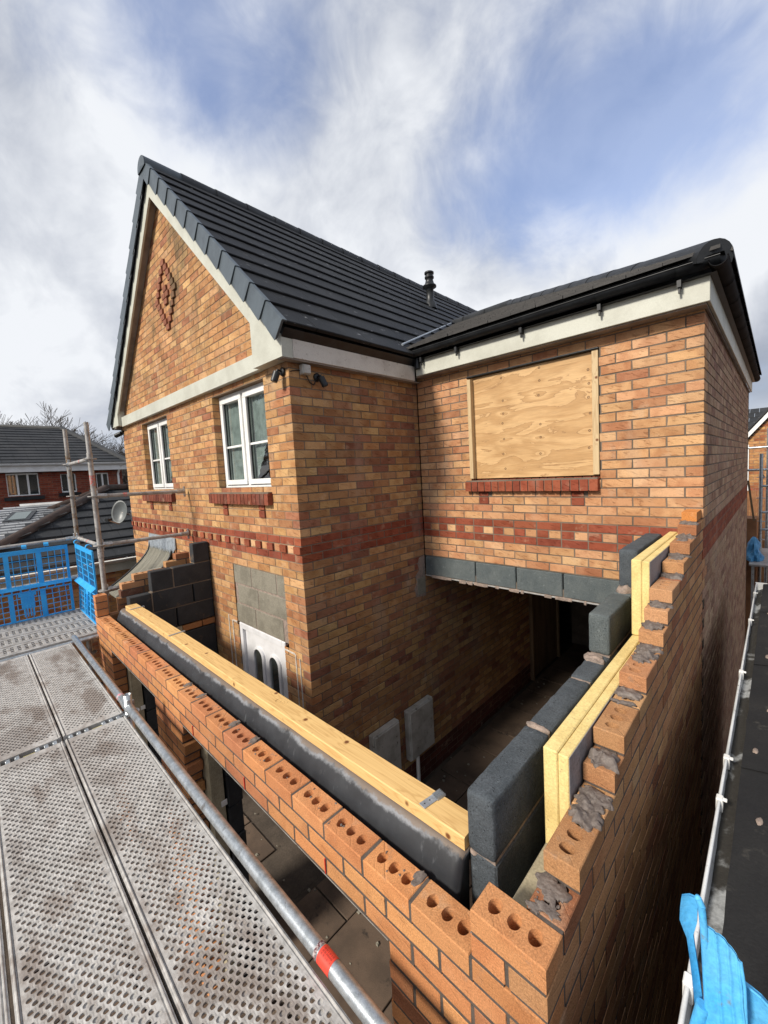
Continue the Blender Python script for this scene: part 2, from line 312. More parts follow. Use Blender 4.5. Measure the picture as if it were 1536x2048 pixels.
def ply_mat(x0, x1, z0, z1):
    t = NT('boarding_plywood'); P = t.pos(); sx = t.new('ShaderNodeSeparateXYZ'); t.put(sx.inputs[0], P)
    X, Z = sx.outputs[0], sx.outputs[2]
    W, H = x1 - x0, z1 - z0
    kn = [(.27, .93), (.28, .72), (.28, .60), (.27, .51), (.28, .36), (.27, .22), (.60, .95), (.60, .84), (.59, .715), (.60, .46), (.60, .345), (.595, .20), (.285, .08), (.965, .85), (.97, .74), (.965, .63), (.975, .5), (.97, .36), (.965, .22)]
    wv = t.noise(t.scale(P, (1.5, 1., 5.5)), 1., 6, .55, 1.1)
    g = t.math('ADD', t.math('MULTIPLY', Z, 3.2), t.math('MULTIPLY', wv, 3.4))
    kf = None; ring = None
    for i, (a, b) in enumerate(kn):
        kx, kz = x0 + a * W, z0 + b * H
        dx = t.math('MULTIPLY', t.math('SUBTRACT', X, kx), .55); dz = t.math('MULTIPLY', t.math('SUBTRACT', Z, kz), 1.5)
        r2 = t.math('ADD', t.math('MULTIPLY', dx, dx), t.math('MULTIPLY', dz, dz))
        sgn = 1. if i % 2 else -1.
        g = t.math('ADD', g, t.math('MULTIPLY', t.math('POWER', 2.718, t.math('MULTIPLY', r2, -(300. + 170. * ((i * 5) % 4)))), (.30 + .38 * ((i * 7) % 3)) * sgn))
        dd = t.math('SQRT', t.math('ADD', t.math('POWER', t.math('SUBTRACT', X, kx), 2.), t.math('POWER', t.math('SUBTRACT', Z, kz), 2.)))
        k1 = t.ramp(dd, .013, .008); k2 = t.ramp(dd, .006, .003)
        rg = t.math('MULTIPLY', k1, t.math('SUBTRACT', 1., k2))
        kf = rg if kf is None else t.math('MAXIMUM', kf, rg)
    fr = t.math('FRACT', t.math('MULTIPLY', g, 1.15))
    soft = t.ramp(fr, .15, .95); edge = t.ramp(t.math('ABSOLUTE', t.math('SUBTRACT', fr, .03)), .07, .0)
    blo = t.ramp(t.noise(t.scale(P, (2.2, 1., 4.)), 1., 4, .6), .38, .66)
    c = t.mix(t.math('MULTIPLY', soft, .68), t.mix(blo, (.60, .385, .185), (.52, .32, .145)), (.40, .225, .09))
    c = t.mix(t.math('MULTIPLY', edge, .7), c, (.24, .12, .045))
    c = t.mix(t.math('MULTIPLY', kf, .85), c, (.06, .025, .01))
    grain = t.noise(t.scale(P, (9., 9., 160.)), 1., 3, .6)
    c = t.mix(1., c, t.grey(t.ramp(grain, .3, .7, .9, 1.07)), 'MULTIPLY')
    t.bump(grain, .12, .002)
    return t.fin(c, .6, 0., .35)

def dpc_mat():
    t = NT('black_damp_course'); P = t.pos(); sx = t.new('ShaderNodeSeparateXYZ'); t.put(sx.inputs[0], P)
    c = t.mix(t.ramp(t.noise(P, 5., 5, .6), .35, .7), (.012, .013, .016), (.030, .033, .038))
    edge = t.math('ADD', sx.outputs[2], t.math('MULTIPLY', t.math('SUBTRACT', t.noise(t.scale(P, (8., 8., 8.)), 1., 6, .75), .5), .065))
    dust = t.math('MULTIPLY', t.math('MULTIPLY', t.ramp(edge, -.782, -.768), t.ramp(edge, -.754, -.766)), t.ramp(t.noise(P, 5., 5, .65), .36, .56))
    c = t.mix(t.math('MULTIPLY', dust, .7), c, (.27, .28, .30))
    top = t.ramp(edge, -.768, -.758); c = t.mix(t.math('MULTIPLY', top, .85), c, (.17, .13, .10))
    run = t.ramp(t.noise(t.scale(P, (42., 42., 2.)), 1., 4, .6), .60, .74)
    c = t.mix(t.math('MULTIPLY', run, .28), c, (.17, .18, .19))
    w = t.noise(t.scale(P, (1., 1., 1.)), 500., 1, .5)
    t.bump(t.math('ADD', w, t.math('MULTIPLY', dust, .6)), .25, .003)
    return t.fin(c, .55, 0., .45)
M['dpc'] = dpc_mat()

def deck_mat():
    t = NT('muddy_steel_deck'); P = t.pos()
    c = t.mix(t.ramp(t.noise(P, 34., 5, .6), .35, .68), (.50, .485, .465), (.35, .34, .325))
    c = t.mix(t.math('MULTIPLY', t.ramp(t.noise(t.scale(P, (1., 2.2, 1.)), 2.4, 6, .68), .50, .64), .62), c, (.17, .125, .098))
    c = t.mix(t.math('MULTIPLY', t.ramp(t.noise(P, 6.5, 6, .75), .57, .70), .55), c, (.12, .09, .072))
    c = t.mix(t.math('MULTIPLY', t.ramp(t.noise(P, 5.2, 6, .7), .58, .70), .45), c, (.66, .65, .63))
    c = t.mix(t.math('MULTIPLY', t.ramp(t.noise(t.scale(P, (1., 1.6, 1.)), 1.35, 5, .7, .6), .53, .64), .46), c, (.15, .118, .098))
    spl = t.ramp(t.noise(P, 46., 2, .5), .70, .74); c = t.mix(t.math('MULTIPLY', spl, .5), c, (.09, .07, .06))
    f = t.noise(P, 300., 3, .6); t.bump(f, .15, .002)
    return t.fin(c, .62, .15, .4)
M['deck'] = deck_mat()

# ------------------------------------------------------------------ mesh helpers
ORG = {}                                                         # world origin of every object built here
class MB:
    def __init__(s): s.v = []; s.f = []; s.sm = []; s.tint = []
    def add(s, vs, fs, smooth=False, tint=None):
        o = len(s.v); s.v.extend([tuple(map(float, v)) for v in vs]); s.f.extend([tuple(i + o for i in f) for f in fs]); s.sm.extend([smooth] * len(fs))
        if tint is not None: s.tint.extend([tint] * len(vs))
    def quad(s, a, b, c, d): s.add([a, b, c, d], [(0, 1, 2, 3)])
    def box(s, x0, x1, y0, y1, z0, z1, tint=None):
        s.add([(x0, y0, z0), (x1, y0, z0), (x1, y1, z0), (x0, y1, z0), (x0, y0, z1), (x1, y0, z1), (x1, y1, z1), (x0, y1, z1)],
              [(0, 3, 2, 1), (4, 5, 6, 7), (0, 1, 5, 4), (1, 2, 6, 5), (2, 3, 7, 6), (3, 0, 4, 7)], tint=tint)
    def cbox(s, x0, x1, y0, y1, z0, z1, c=.003, tint=None, rough=0.):
        v, f = chamfer_box(x1 - x0, y1 - y0, z1 - z0, c)
        cx, cy, cz = (x0 + x1) / 2, (y0 + y1) / 2, (z0 + z1) / 2
        s.add([(a + cx + random.uniform(-rough, rough), b + cy + random.uniform(-rough, rough), d + cz + random.uniform(-rough, rough)) for a, b, d in v], f, tint=tint)
    def tube(s, p0, p1, r, n=12, r1=None, caps=True, smooth=True):
        p0, p1 = Vector(p0), Vector(p1); d = (p1 - p0).normalized(); a = d.orthogonal().normalized(); b = d.cross(a); r1 = r if r1 is None else r1
        vs = [p0 + (a * math.cos(2 * math.pi * i / n) + b * math.sin(2 * math.pi * i / n)) * r for i in range(n)] + [p1 + (a * math.cos(2 * math.pi * i / n) + b * math.sin(2 * math.pi * i / n)) * r1 for i in range(n)]
        s.add(vs, [(i, (i + 1) % n, n + (i + 1) % n, n + i) for i in range(n)], smooth)
        if caps: s.add(vs[:n], [tuple(range(n - 1, -1, -1))]); s.add(vs[n:], [tuple(range(n))])
    def pipe(s, pts, r, n=10):
        for a, b in zip(pts[:-1], pts[1:]): s.tube(a, b, r, n)
    def lathe(s, o, prof, n=20, axis='z', smooth=True):
        vs = []
        for (r, h) in prof:
            for i in range(n):
                c, q = r * math.cos(2 * math.pi * i / n), r * math.sin(2 * math.pi * i / n)
                vs.append({'z': (o[0] + c, o[1] + q, o[2] + h), 'x': (o[0] + h, o[1] + c, o[2] + q), 'y': (o[0] + q, o[1] + h, o[2] + c)}[axis])
        k = len(prof); s.add(vs, [(j * n + i, j * n + (i + 1) % n, (j + 1) * n + (i + 1) % n, (j + 1) * n + i) for j in range(k - 1) for i in range(n)], smooth)
    def prism(s, poly, ext):                                      # poly: list of 3d points (planar), ext: extrusion vector
        n = len(poly); e = Vector(ext); a = [Vector(p) for p in poly]; b = [p + e for p in a]
        s.add(a + b, [tuple(range(n - 1, -1, -1)), tuple(range(n, 2 * n))] + [(i, (i + 1) % n, n + (i + 1) % n, n + i) for i in range(n)])
    def build(s, name, mat, parent=None, loc=None, kind=None):
        po = ORG[parent.name] if parent is not None else Vector((0, 0, 0))
        if loc is None:
            loc = Vector((sum(v[0] for v in s.v), sum(v[1] for v in s.v), sum(v[2] for v in s.v))) / max(1, len(s.v)) if parent is None else po
        loc = Vector(loc)
        me = bpy.data.meshes.new(name); me.from_pydata([(v[0] - loc.x, v[1] - loc.y, v[2] - loc.z) for v in s.v], [], s.f)
        me.polygons.foreach_set('use_smooth', s.sm)
        if s.tint:
            at_ = me.attributes.new('tint', 'FLOAT_COLOR', 'POINT'); at_.data.foreach_set('color', np.array(s.tint, dtype=np.float32).ravel())
        me.materials.append(mat); me.update()
        o = bpy.data.objects.new(name, me); COL.objects.link(o)
        if parent is not None: o.parent = parent
        o.location = loc - po; ORG[o.name] = loc
        if kind: o['kind'] = kind
        return o

def chamfer_box(L, W, H, c):
    """box with all edges chamfered: 24 vertices, 44 triangles"""
    x, y, z = L / 2, W / 2, H / 2; v = []; idx = {}
    for ax in range(3):
        for s1 in (-1, 1):
            for s2 in (-1, 1):
                for s3 in (-1, 1):
                    e = [x, y, z]
                    sg = [0, 0, 0]; sg[ax] = s1; o = [i for i in range(3) if i != ax]; sg[o[0]] = s2; sg[o[1]] = s3
                    p = [0, 0, 0]
                    p[ax] = s1 * e[ax]
                    for i in o: p[i] = sg[i] * (e[i] - c)
                    idx[(ax, sg[0], sg[1], sg[2])] = len(v); v.append(tuple(p))
    f = []
    S = (-1, 1)
    for s in S:
        f.append([idx[(0, s, a, b)] for a, b in ((-1, -1), (1, -1), (1, 1), (-1, 1))][::s])
        f.append([idx[(1, a, s, b)] for a, b in ((-1, -1), (-1, 1), (1, 1), (1, -1))][::s])
        f.append([idx[(2, a, b, s)] for a, b in ((-1, -1), (1, -1), (1, 1), (-1, 1))][::s])
    for a in S:
        for b in S:
            q = [idx[(0, a, b, -1)], idx[(0, a, b, 1)], idx[(1, a, b, 1)], idx[(1, a, b, -1)]]; f.append(q if a * b < 0 else q[::-1])
            q = [idx[(1, -1, a, b)], idx[(1, 1, a, b)], idx[(2, 1, a, b)], idx[(2, -1, a, b)]]; f.append(q if a * b < 0 else q[::-1])
            q = [idx[(2, a, -1, b)], idx[(2, a, 1, b)], idx[(0, a, 1, b)], idx[(0, a, -1, b)]]; f.append(q if a * b < 0 else q[::-1])
            for d in S:
                q = [idx[(0, a, b, d)], idx[(1, a, b, d)], idx[(2, a, b, d)]]; f.append(q if a * b * d > 0 else q[::-1])
    return v, [tuple(q) for q in f]

def thing(name, label, cat, loc=(0, 0, 0), group=None):
    o = bpy.data.objects.new(name, None); COL.objects.link(o); o.location = loc; ORG[o.name] = Vector(loc)
    o.empty_display_size = .1
    o['label'] = label; o['category'] = cat
    if group: o['group'] = group
    return o
def tag(o, label, cat, group=None):
    o['label'] = label; o['category'] = cat
    if group: o['group'] = group
    return o
def struct(o): o['kind'] = 'structure'; return o
def copy_tree(o, parent=None, loc=None):
    c = o.copy(); COL.objects.link(c); c.parent = parent
    if loc is not None: c.location = loc
    ORG[c.name] = c.location.copy() if parent is None else ORG[parent.name] + c.location
    for ch in list(o.children): copy_tree(ch, c)
    return c
def part_copy(src, parent, loc):                                  # a part that shares its mesh with SRC
    c = src.copy(); COL.objects.link(c); c.parent = parent; c.location = Vector(loc) - ORG[parent.name]; ORG[c.name] = Vector(loc); return c
def simple(name, mat, parent, boxes, c=.003):
    b = MB()
    for q in boxes: b.cbox(*q, c=c)
    return b.build(name, mat, parent)

# ------------------------------------------------------------------ brickwork
PAL_BUFF = [((.50, .285, .120), 5), ((.46, .248, .105), 4), ((.55, .335, .150), 3), ((.39, .19, .088), 2.4), ((.34, .155, .08), 1.0), ((.50, .31, .145), 2)]
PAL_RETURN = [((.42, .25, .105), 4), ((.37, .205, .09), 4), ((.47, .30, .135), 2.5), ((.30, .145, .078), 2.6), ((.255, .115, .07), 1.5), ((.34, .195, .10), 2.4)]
PAL_GARAGE = [((.55, .32, .155), 6), ((.51, .285, .135), 5), ((.59, .365, .19), 4), ((.46, .24, .115), 1.8), ((.40, .19, .095), .6)]
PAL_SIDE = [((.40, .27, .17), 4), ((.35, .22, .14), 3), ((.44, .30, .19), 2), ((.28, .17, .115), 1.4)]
PAL_RED = [((.27, .075, .038), 3), ((.235, .064, .034), 2), ((.30, .088, .043), 1.5)]
PAL_PLINTH = [((.13, .045, .030), 2), ((.10, .038, .028), 1)]
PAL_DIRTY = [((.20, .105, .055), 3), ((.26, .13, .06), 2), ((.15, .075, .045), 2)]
PAL_SILL = [((.20, .065, .038), 3), ((.17, .055, .035), 2), ((.24, .072, .040), 1)]
PAL_NEW = [((.54, .245, .095), 5), ((.50, .225, .095), 3), ((.57, .275, .11), 3), ((.44, .185, .085), 1.5)]
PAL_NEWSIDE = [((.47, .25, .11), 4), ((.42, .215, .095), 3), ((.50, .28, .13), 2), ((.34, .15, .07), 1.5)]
PAL_FAR_RED = [((.26, .065, .035), 3), ((.21, .05, .03), 2), ((.30, .085, .045), 2)]
PAL_FAR_BUFF = [((.50, .28, .11), 4), ((.42, .22, .09), 3), ((.34, .14, .06), 1.5)]
def pick(pal):
    r = random.uniform(0, sum(w for _, w in pal))
    for c, w in pal:
        r -= w
        if r <= 0: break
    k = random.uniform(.88, 1.1)
    return (c[0] * k, c[1] * k * random.uniform(.92, 1.01), c[2] * k, random.random())
def sub(iv, a, b):
    out = []
    for (p, q) in iv:
        if b <= p or a >= q: out.append((p, q)); continue
        if a > p: out.append((p, a))
        if b < q: out.append((b, q))
    return out
def zt(r): return (r + 1) * .075                                  # top of course r; course -1 ends at the top of the red band
GAP = 0.
def course(axis, face, sgn, r, iv, uref, odd, col, header=False, depth=.1025, proud=0., minlen=.03):
    """bricks of one course. axis 'x': wall along X with its face at y=FACE looking to sgn*Y; axis 'y': along Y with its face at x=FACE"""
    step = .1125 if header else .225
    res = []
    for (a, b) in iv:
        k0 = math.floor((a - uref) / step) - 1
        k1 = math.ceil((b - uref) / step) + 1
        for k in range(k0, k1 + 1):
            s = uref + k * step + (.1125 if (odd and not header) else 0.) + GAP / 2; e = s + step - .010 - GAP
            s, e = max(s, a), min(e, b)
            if e - s < minlen: continue
            t = col(k) if callable(col) else pick(col)
            pr = proud(k) if callable(proud) else proud
            j = random.uniform(-.0012, .0012) * (.45 if GAP else 1.)
            z0, z1 = zt(r) - .065 + GAP / 2, zt(r) - GAP / 2
            f0 = face + sgn * (pr + j); f1 = face - sgn * depth
            lo, hi = min(f0, f1), max(f0, f1)
            res.append(dict(axis=axis, box=(s, e, lo, hi, z0, z1) if axis == 'x' else (lo, hi, s, e, z0, z1), tint=t, face=face, sgn=sgn, z=(z0 + z1) / 2))
    return res
def size_in_photo(b):
    x0, x1, y0, y1, z0, z1 = b['box']
    c = ((x0 + x1) / 2, (y0 + y1) / 2, (z0 + z1) / 2)
    if b['axis'] == 'x': q = [(x0, b['face'], z0), (x1, b['face'], z0), (x1, b['face'], z1), (x0, b['face'], z1)]; front = (CAMP.y - b['face']) * b['sgn'] > 0
    else: q = [(b['face'], y0, z0), (b['face'], y1, z0), (b['face'], y1, z1), (b['face'], y0, z1)]; front = (CAMP.x - b['face']) * b['sgn'] > 0
    if not front: return 0
    p = [project(w) for w in q]
    if any(w is None for w in p): return 0
    if not any(0 < w[0] < 1536 and 0 < w[1] < 2048 for w in p): return 0
    return abs(sum(p[i][0] * p[(i + 1) % 4][1] - p[(i + 1) % 4][0] * p[i][1] for i in range(4))) / 2
MESHES = {}
def brick_object(b, parent, mat, name='brick'):
    x0, x1, y0, y1, z0, z1 = b['box']; L, W, H = x1 - x0, y1 - y0, z1 - z0
    key = (round(L, 3), round(W, 3), round(H, 3), mat.name, b.get('perf'), random.randrange(3) if b.get('perf') is None else 0)
    if key not in MESHES:
        m = MB()
        if b.get('perf'):
            m = perforated(L, W, H) if b['perf'] == 'x' else perforated(L, W, H, True)
        else:
            v, f = chamfer_box(key[0], key[1], key[2], .0018)
            m.add([(p[0] + random.uniform(-.0016, .0016), p[1] + random.uniform(-.0016, .0016), p[2] + random.uniform(-.0014, .0014)) for p in v], f)
        me = bpy.data.meshes.new(name); me.from_pydata(m.v, [], m.f); me.materials.append(mat); me.polygons.foreach_set('use_smooth', m.sm); MESHES[key] = me
    o = bpy.data.objects.new(name, MESHES[key]); COL.objects.link(o); o.parent = parent
    c = Vector(((x0 + x1) / 2, (y0 + y1) / 2, (z0 + z1) / 2)); o.location = c - ORG[parent.name]; ORG[o.name] = c
    o.rotation_euler = (random.uniform(-.003, .003), random.uniform(-.003, .003), random.uniform(-.003, .003))
    o.color = b['tint']
    return o
def perforated(L, W, H, along_y=False):
    m = MB(); n = 16
    if along_y: L, W = W, L
    a, bb = .0185, .0235
    cw = .058; x, y, z = L / 2, W / 2, H / 2
    n_h = 3 if L > .18 else 1
    xs = [(i - (n_h - 1) / 2) * cw for i in range(n_h)]
    T = (lambda p: (p[1], p[0], p[2])) if along_y else (lambda p: p)
    def ad(vs, fs, sm=False):
        if along_y: fs = [tuple(reversed(q)) for q in fs]
        m.add([T(v) for v in vs], fs, sm)
    e = .003
    for cx in xs:
        ring, rim, low = [], [], []
        for i in range(n):
            t = 2 * math.pi * (i + .5) / n; c, s = math.cos(t), math.sin(t)
            k = min(cw / 2 / abs(c) if abs(c) > 1e-6 else 9, (y - e) / abs(s) if abs(s) > 1e-6 else 9)
            ring.append((cx + c * k, s * k, z)); j = 1 + random.uniform(-.05, .05)
            rim.append((cx + c * a * j, s * bb * j, z)); low.append((cx + c * a * .93, s * bb * .93, z - .05))
        ad(ring + rim, [(i, (i + 1) % n, n + (i + 1) % n, n + i) for i in range(n)])
        for sx_, sy_ in ((-1, -1), (1, -1), (1, 1), (-1, 1)):      # corners of the cell
            q = (cx + sx_ * cw / 2, sy_ * (y - e), z)
            best = sorted(range(n), key=lambda i: (ring[i][0] - q[0]) ** 2 + (ring[i][1] - q[1]) ** 2)[:2]
            i, j = sorted(best)
            if (i, j) == (0, n - 1): i, j = n - 1, 0
            ad([ring[i], q, ring[j]], [(0, 1, 2)])
        ad(rim + low, [(i, (i + 1) % n, n + (i + 1) % n, n + i) for i in range(n)], True)
        ad(low, [tuple(range(n))])
    w = cw * n_h / 2
    for s in (-1, 1):
        p = [(s * w, -(y - e), z), (s * (x - e), -(y - e), z), (s * (x - e), y - e, z), (s * w, y - e, z)]
        ad(p, [(0, 1, 2, 3) if s > 0 else (3, 2, 1, 0)])
    X, Y = x - e, y - e
    top = [(-X, -Y, z), (X, -Y, z), (X, Y, z), (-X, Y, z)]; mid = [(-x, -y, z - e), (x, -y, z - e), (x, y, z - e), (-x, y, z - e)]; bot = [(-x, -y, -z), (x, -y, -z), (x, y, -z), (-x, y, -z)]
    ad(top + mid + bot, [(4 + i, 4 + (i + 1) % 4, (i + 1) % 4, i) for i in range(4)] + [(8 + i, 8 + (i + 1) % 4, 4 + (i + 1) % 4, 4 + i) for i in range(4)] + [(11, 10, 9, 8)])
    return m
def lay(bricks, parent, mo, mj, limit, hidden=None):
    rank = []
    for b in bricks:
        s = size_in_photo(b)
        if b.get('perf'): s += 1e6
        if hidden and hidden(b): s = 0
        rank.append(s)
    order = sorted(range(len(bricks)), key=lambda i: -rank[i])
    single = set(i for i in order[:limit] if rank[i] > 20)
    j = MB()
    for i, b in enumerate(bricks):
        if i in single: brick_object(b, parent, mo)
        else:
            x0, x1, y0, y1, z0, z1 = b['box']; j.cbox(x0, x1, y0, y1, z0, z1, .0015, tint=b['tint'])
    if j.v: j.build('brickwork', mj, parent, kind='stuff')

# ================================================================== the house
XR, YM, YG, XL, YB = -2.5825, 1.091, 2.732, -7.62, 8.26
GZ = -3.10
ground = MB(); ground.quad((-90, -60, GZ), (90, -60, GZ), (90, 120, GZ), (-90, 120, GZ))
struct(ground.build('ground', M['soil'], loc=(0, 0, GZ)))

house = thing('house', 'big buff brick house with black tiled gable roof, white windows and a boarded opening', 'house', (-3.8, 3.5, GZ))
hb = []; back = MB()
def row_iv(iv, r, openings):
    z0, z1 = zt(r) - .065, zt(r); m = (z0 + z1) / 2
    for (a, b, c, d) in openings:
        if c < m < d: iv = sub(iv, a, b)
    return iv
def backing(axis, face, sgn, r, iv, depth=.10, rec=.0035):
    for (a, b) in iv:
        f0, f1 = face - sgn * rec, face - sgn * depth; lo, hi = min(f0, f1), max(f0, f1)
        if axis == 'x': back.box(a + .004, b - .004, lo, hi, zt(r) - .075, zt(r))
        else: back.box(lo, hi, a + .004, b - .004, zt(r) - .075, zt(r))
WIN_F = [(-6.59, -5.52, .43, 1.44), (-4.09, -3.00, .43, 1.44)]
INFILL = (-3.93, -2.90, -1.01, -.37); DOORWAY = (-3.91, -2.98, -3.2, -1.01)
CORB_F = [(-6.52, .0), (-5.72, .0), (-4.02, .0), (-3.24, .0)]
XA, ZA = -5.08, 4.25                                                # ridge
SLR, SLL = .962, .957
for r in range(-42, 54):
    m = zt(r) - .032; odd = r % 2 == 1
    iv = [(XL, XR if (not odd or m > 1.5) else XR - .1125)]
    if m > 1.5:
        iv = [(-7.9 + (zt(r) - 1.46) / SLL, min(XR - .02, -2.43 - (zt(r) - 1.60) / SLR))]
        if iv[0][1] - iv[0][0] < .1: continue
    iv = row_iv(iv, r, WIN_F + [INFILL, DOORWAY])
    backing('x', YM, -1, r, [(a, b + (.013 if odd and b > XR - .2 and m < 1.5 else .0005)) for a, b in iv])
    if r in (2, 3):
        for (cx, _) in CORB_F:
            iv = sub(iv, cx - .006, cx + .1085)
            hb.append(dict(axis='x', box=(cx, cx + .1025, YM - .012, YM + .09, zt(r) - .065, zt(r)), tint=pick(PAL_RED), face=YM, sgn=-1, z=m))
    pal = PAL_RED if r in (-1, -3) else (PAL_PLINTH if m < -2.75 else PAL_BUFF)
    if r == -2: hb += course('x', YM, -1, r, iv, XR + .01, False, lambda k: pick(PAL_RED if k % 2 else PAL_GARAGE), header=True, proud=lambda k: .016 if k % 2 else 0.)
    else: hb += course('x', YM, -1, r, iv, XR + .01, odd, pal)
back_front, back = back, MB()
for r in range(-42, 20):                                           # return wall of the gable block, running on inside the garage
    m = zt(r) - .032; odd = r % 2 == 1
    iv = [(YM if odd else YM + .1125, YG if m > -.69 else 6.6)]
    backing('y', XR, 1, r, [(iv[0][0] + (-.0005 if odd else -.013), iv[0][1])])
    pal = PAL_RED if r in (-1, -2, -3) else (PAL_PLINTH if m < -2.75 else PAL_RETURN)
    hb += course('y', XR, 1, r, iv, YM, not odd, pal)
OPEN_G = (-1.91, -.68, .40, 1.432)
for r in range(-6, 21):                                            # wall over the garage
    m = zt(r) - .032; odd = r % 2 == 1
    iv = row_iv([(XR + .010, 0. if not odd else -.1125)], r, [OPEN_G])
    backing('x', YG, -1, r, [(a, b if b < -.2 else (b + .013 if odd else b + .0005)) for a, b in iv])
    if r in (2, 3):
        for cx in (-1.825, -.912):
            iv = sub(iv, cx - .008, cx + .1105)
            hb.append(dict(axis='x', box=(cx, cx + .1025, YG - .003, YG + .1, zt(r) - .065, zt(r)), tint=pick(PAL_RED), face=YG, sgn=-1, z=m))
    if r in (-1, -3): hb += course('x', YG, -1, r, iv, .01, odd, PAL_RED)
    elif r == -2: hb += course('x', YG, -1, r, iv, .01, False, lambda k: pick(PAL_RED if k % 2 else PAL_GARAGE), header=True)
    else: hb += course('x', YG, -1, r, iv, .01, odd, PAL_GARAGE)
for r in range(-42, 21):                                           # long side wall
    odd = r % 2 == 1; iv = [(YG if odd else YG + .1125, YB)]
    backing('y', 0., 1, r, [(iv[0][0] + (-.0005 if odd else -.013), iv[0][1])])
    cb_ = course('y', 0., 1, r, iv, YG, not odd, PAL_RED if r in (-1, -2, -3) else PAL_SIDE)
    if odd and r > -6 and r not in (-1, -3): cb_[0]['tint'] = pick(PAL_GARAGE)
    hb += cb_
# lozenge of projecting red headers in the gable
for i in range(-5, 6):
    r = 37 + i; wdt = (5.4 - abs(i)) * .055
    xs_ = {round(-wdt, 3), round(wdt, 3)} if abs(i) < 5 else {0.}
    if i in (0,): xs_ |= {-.055, .055}
    if abs(i) == 1: xs_ |= {0.}
    for dx in xs_:
        cx = XA - .03 + dx
        hb.append(dict(axis='x', box=(cx - .051, cx + .051, YM - .022, YM + .02, zt(r) - .065, zt(r)), tint=(.26, .105, .062, random.random()), face=YM, sgn=-1, z=zt(r)))
def hide_house(b):
    x0, x1, y0, y1, z0, z1 = b['box']
    if b['axis'] == 'y' and b['sgn'] == 1 and x1 < -1 and z1 < -1.0 and y0 < 1.7: return z1 < -1.0 - (1.7 - y0) * .0 - .9
    if b['axis'] == 'x' and x1 < -4.5 and z1 < -.3: return True
    if b['axis'] == 'y' and x0 > -1 and z1 < -1.5: return True
    return False
lay(hb, house, M['brick_o'], M['brick_j'], 300, hide_house)
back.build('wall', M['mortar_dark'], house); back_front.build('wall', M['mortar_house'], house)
inner = MB()
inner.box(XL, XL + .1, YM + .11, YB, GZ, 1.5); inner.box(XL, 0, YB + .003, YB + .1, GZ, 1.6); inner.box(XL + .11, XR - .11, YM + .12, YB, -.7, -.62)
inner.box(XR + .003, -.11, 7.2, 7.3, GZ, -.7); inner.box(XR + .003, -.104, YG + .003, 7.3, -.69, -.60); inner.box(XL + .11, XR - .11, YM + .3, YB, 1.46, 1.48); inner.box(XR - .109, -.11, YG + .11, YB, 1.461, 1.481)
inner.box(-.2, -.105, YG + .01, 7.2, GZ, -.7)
inner.build('inner_wall_light_block', M['reveal'], house)  # garage lining, plus unseen walls and ceilings added to block light

def window(x0, x1, z0, z1):
    y = YM + .075
    w = MB(); f = .045
    w.cbox(x0, x1, y, y + .06, z0, z0 + f); w.cbox(x0, x1, y, y + .06, z1 - f, z1); w.cbox(x0, x0 + f, y + .001, y + .061, z0 + f, z1 - f); w.cbox(x1 - f, x1, y + .001, y + .061, z0 + f, z1 - f)
    xm = (x0 + x1) / 2; w.cbox(xm - .02, xm + .02, y + .001, y + .061, z0 + f, z1 - f)
    w.cbox(x0 - .01, x1 + .01, y - .055, y + .02, z0 - .028, z0 - .002)
    w.cbox(x0 - .005, x1 + .005, y - .03, y + .01, z1 + .004, z1 + .022)
    wo = w.build('window', M['white'], house, loc=(xm, y, z0))
    for a, b in ((x0 + f, xm - .02), (xm + .02, x1 - f)):
        s = MB(); g = .052; a += .003; b -= .003; c, d = z0 + f + .003, z1 - f - .003
        s.cbox(a, b, y - .016, y + .04, c, c + g); s.cbox(a, b, y - .016, y + .04, d - g, d); s.cbox(a, a + g, y - .015, y + .041, c + g, d - g); s.cbox(b - g, b, y - .015, y + .041, c + g, d - g)
        s.build('sash', M['white'], wo)
        p = MB(); p.quad((a + g, y + .024, c + g), (b - g, y + .024, c + g), (b - g, y + .024, d - g), (a + g, y + .024, d - g)); p.build('pane', M['pane'], wo)
        h = c + (d - c) * .44; k = MB(); k.cbox(a + g, b - g, y + .004, y + .0195, h - .011, h + .011, .002); k.build('glazing_bar', M['white'], wo)
        bead = MB()
        bead.box(a + g + .001, a + g + .009, y + .005, y + .0197, c + g, d - g); bead.box(b - g - .009, b - g - .001, y + .005, y + .0197, c + g, d - g)
        bead.build('gasket', M['black_plastic'], wo)
    cu = MB(); n = 90; vs = []
    for i in range(n + 1):                                          # net curtain, drawn back a little on the right
        x = x0 + .04 + (x1 - x0 - .08) * i / n; t = i / n; zb = z0 + .04 if t < .55 else z0 + .04 + min(.40, (t - .55) * 1.5)
        f = .005 * math.sin(i * 1.7) + .003 * math.sin(i * .6); vs += [(x, y + .048 + f, zb), (x, y + .048 + f * .7, z1 - .03)]
    cu.add(vs, [(2 * i, 2 * i + 2, 2 * i + 3, 2 * i + 1) for i in range(n)], True); cu.build('net_curtain', M['net'], wo)
    rv = MB(); rv.box(x0 - .001, x1 + .001, y + .30, y + .31, z0, z1); rv.build('dark_backing', M['reveal'], wo)  # dark sheet behind the panes, standing in for the unlit interior
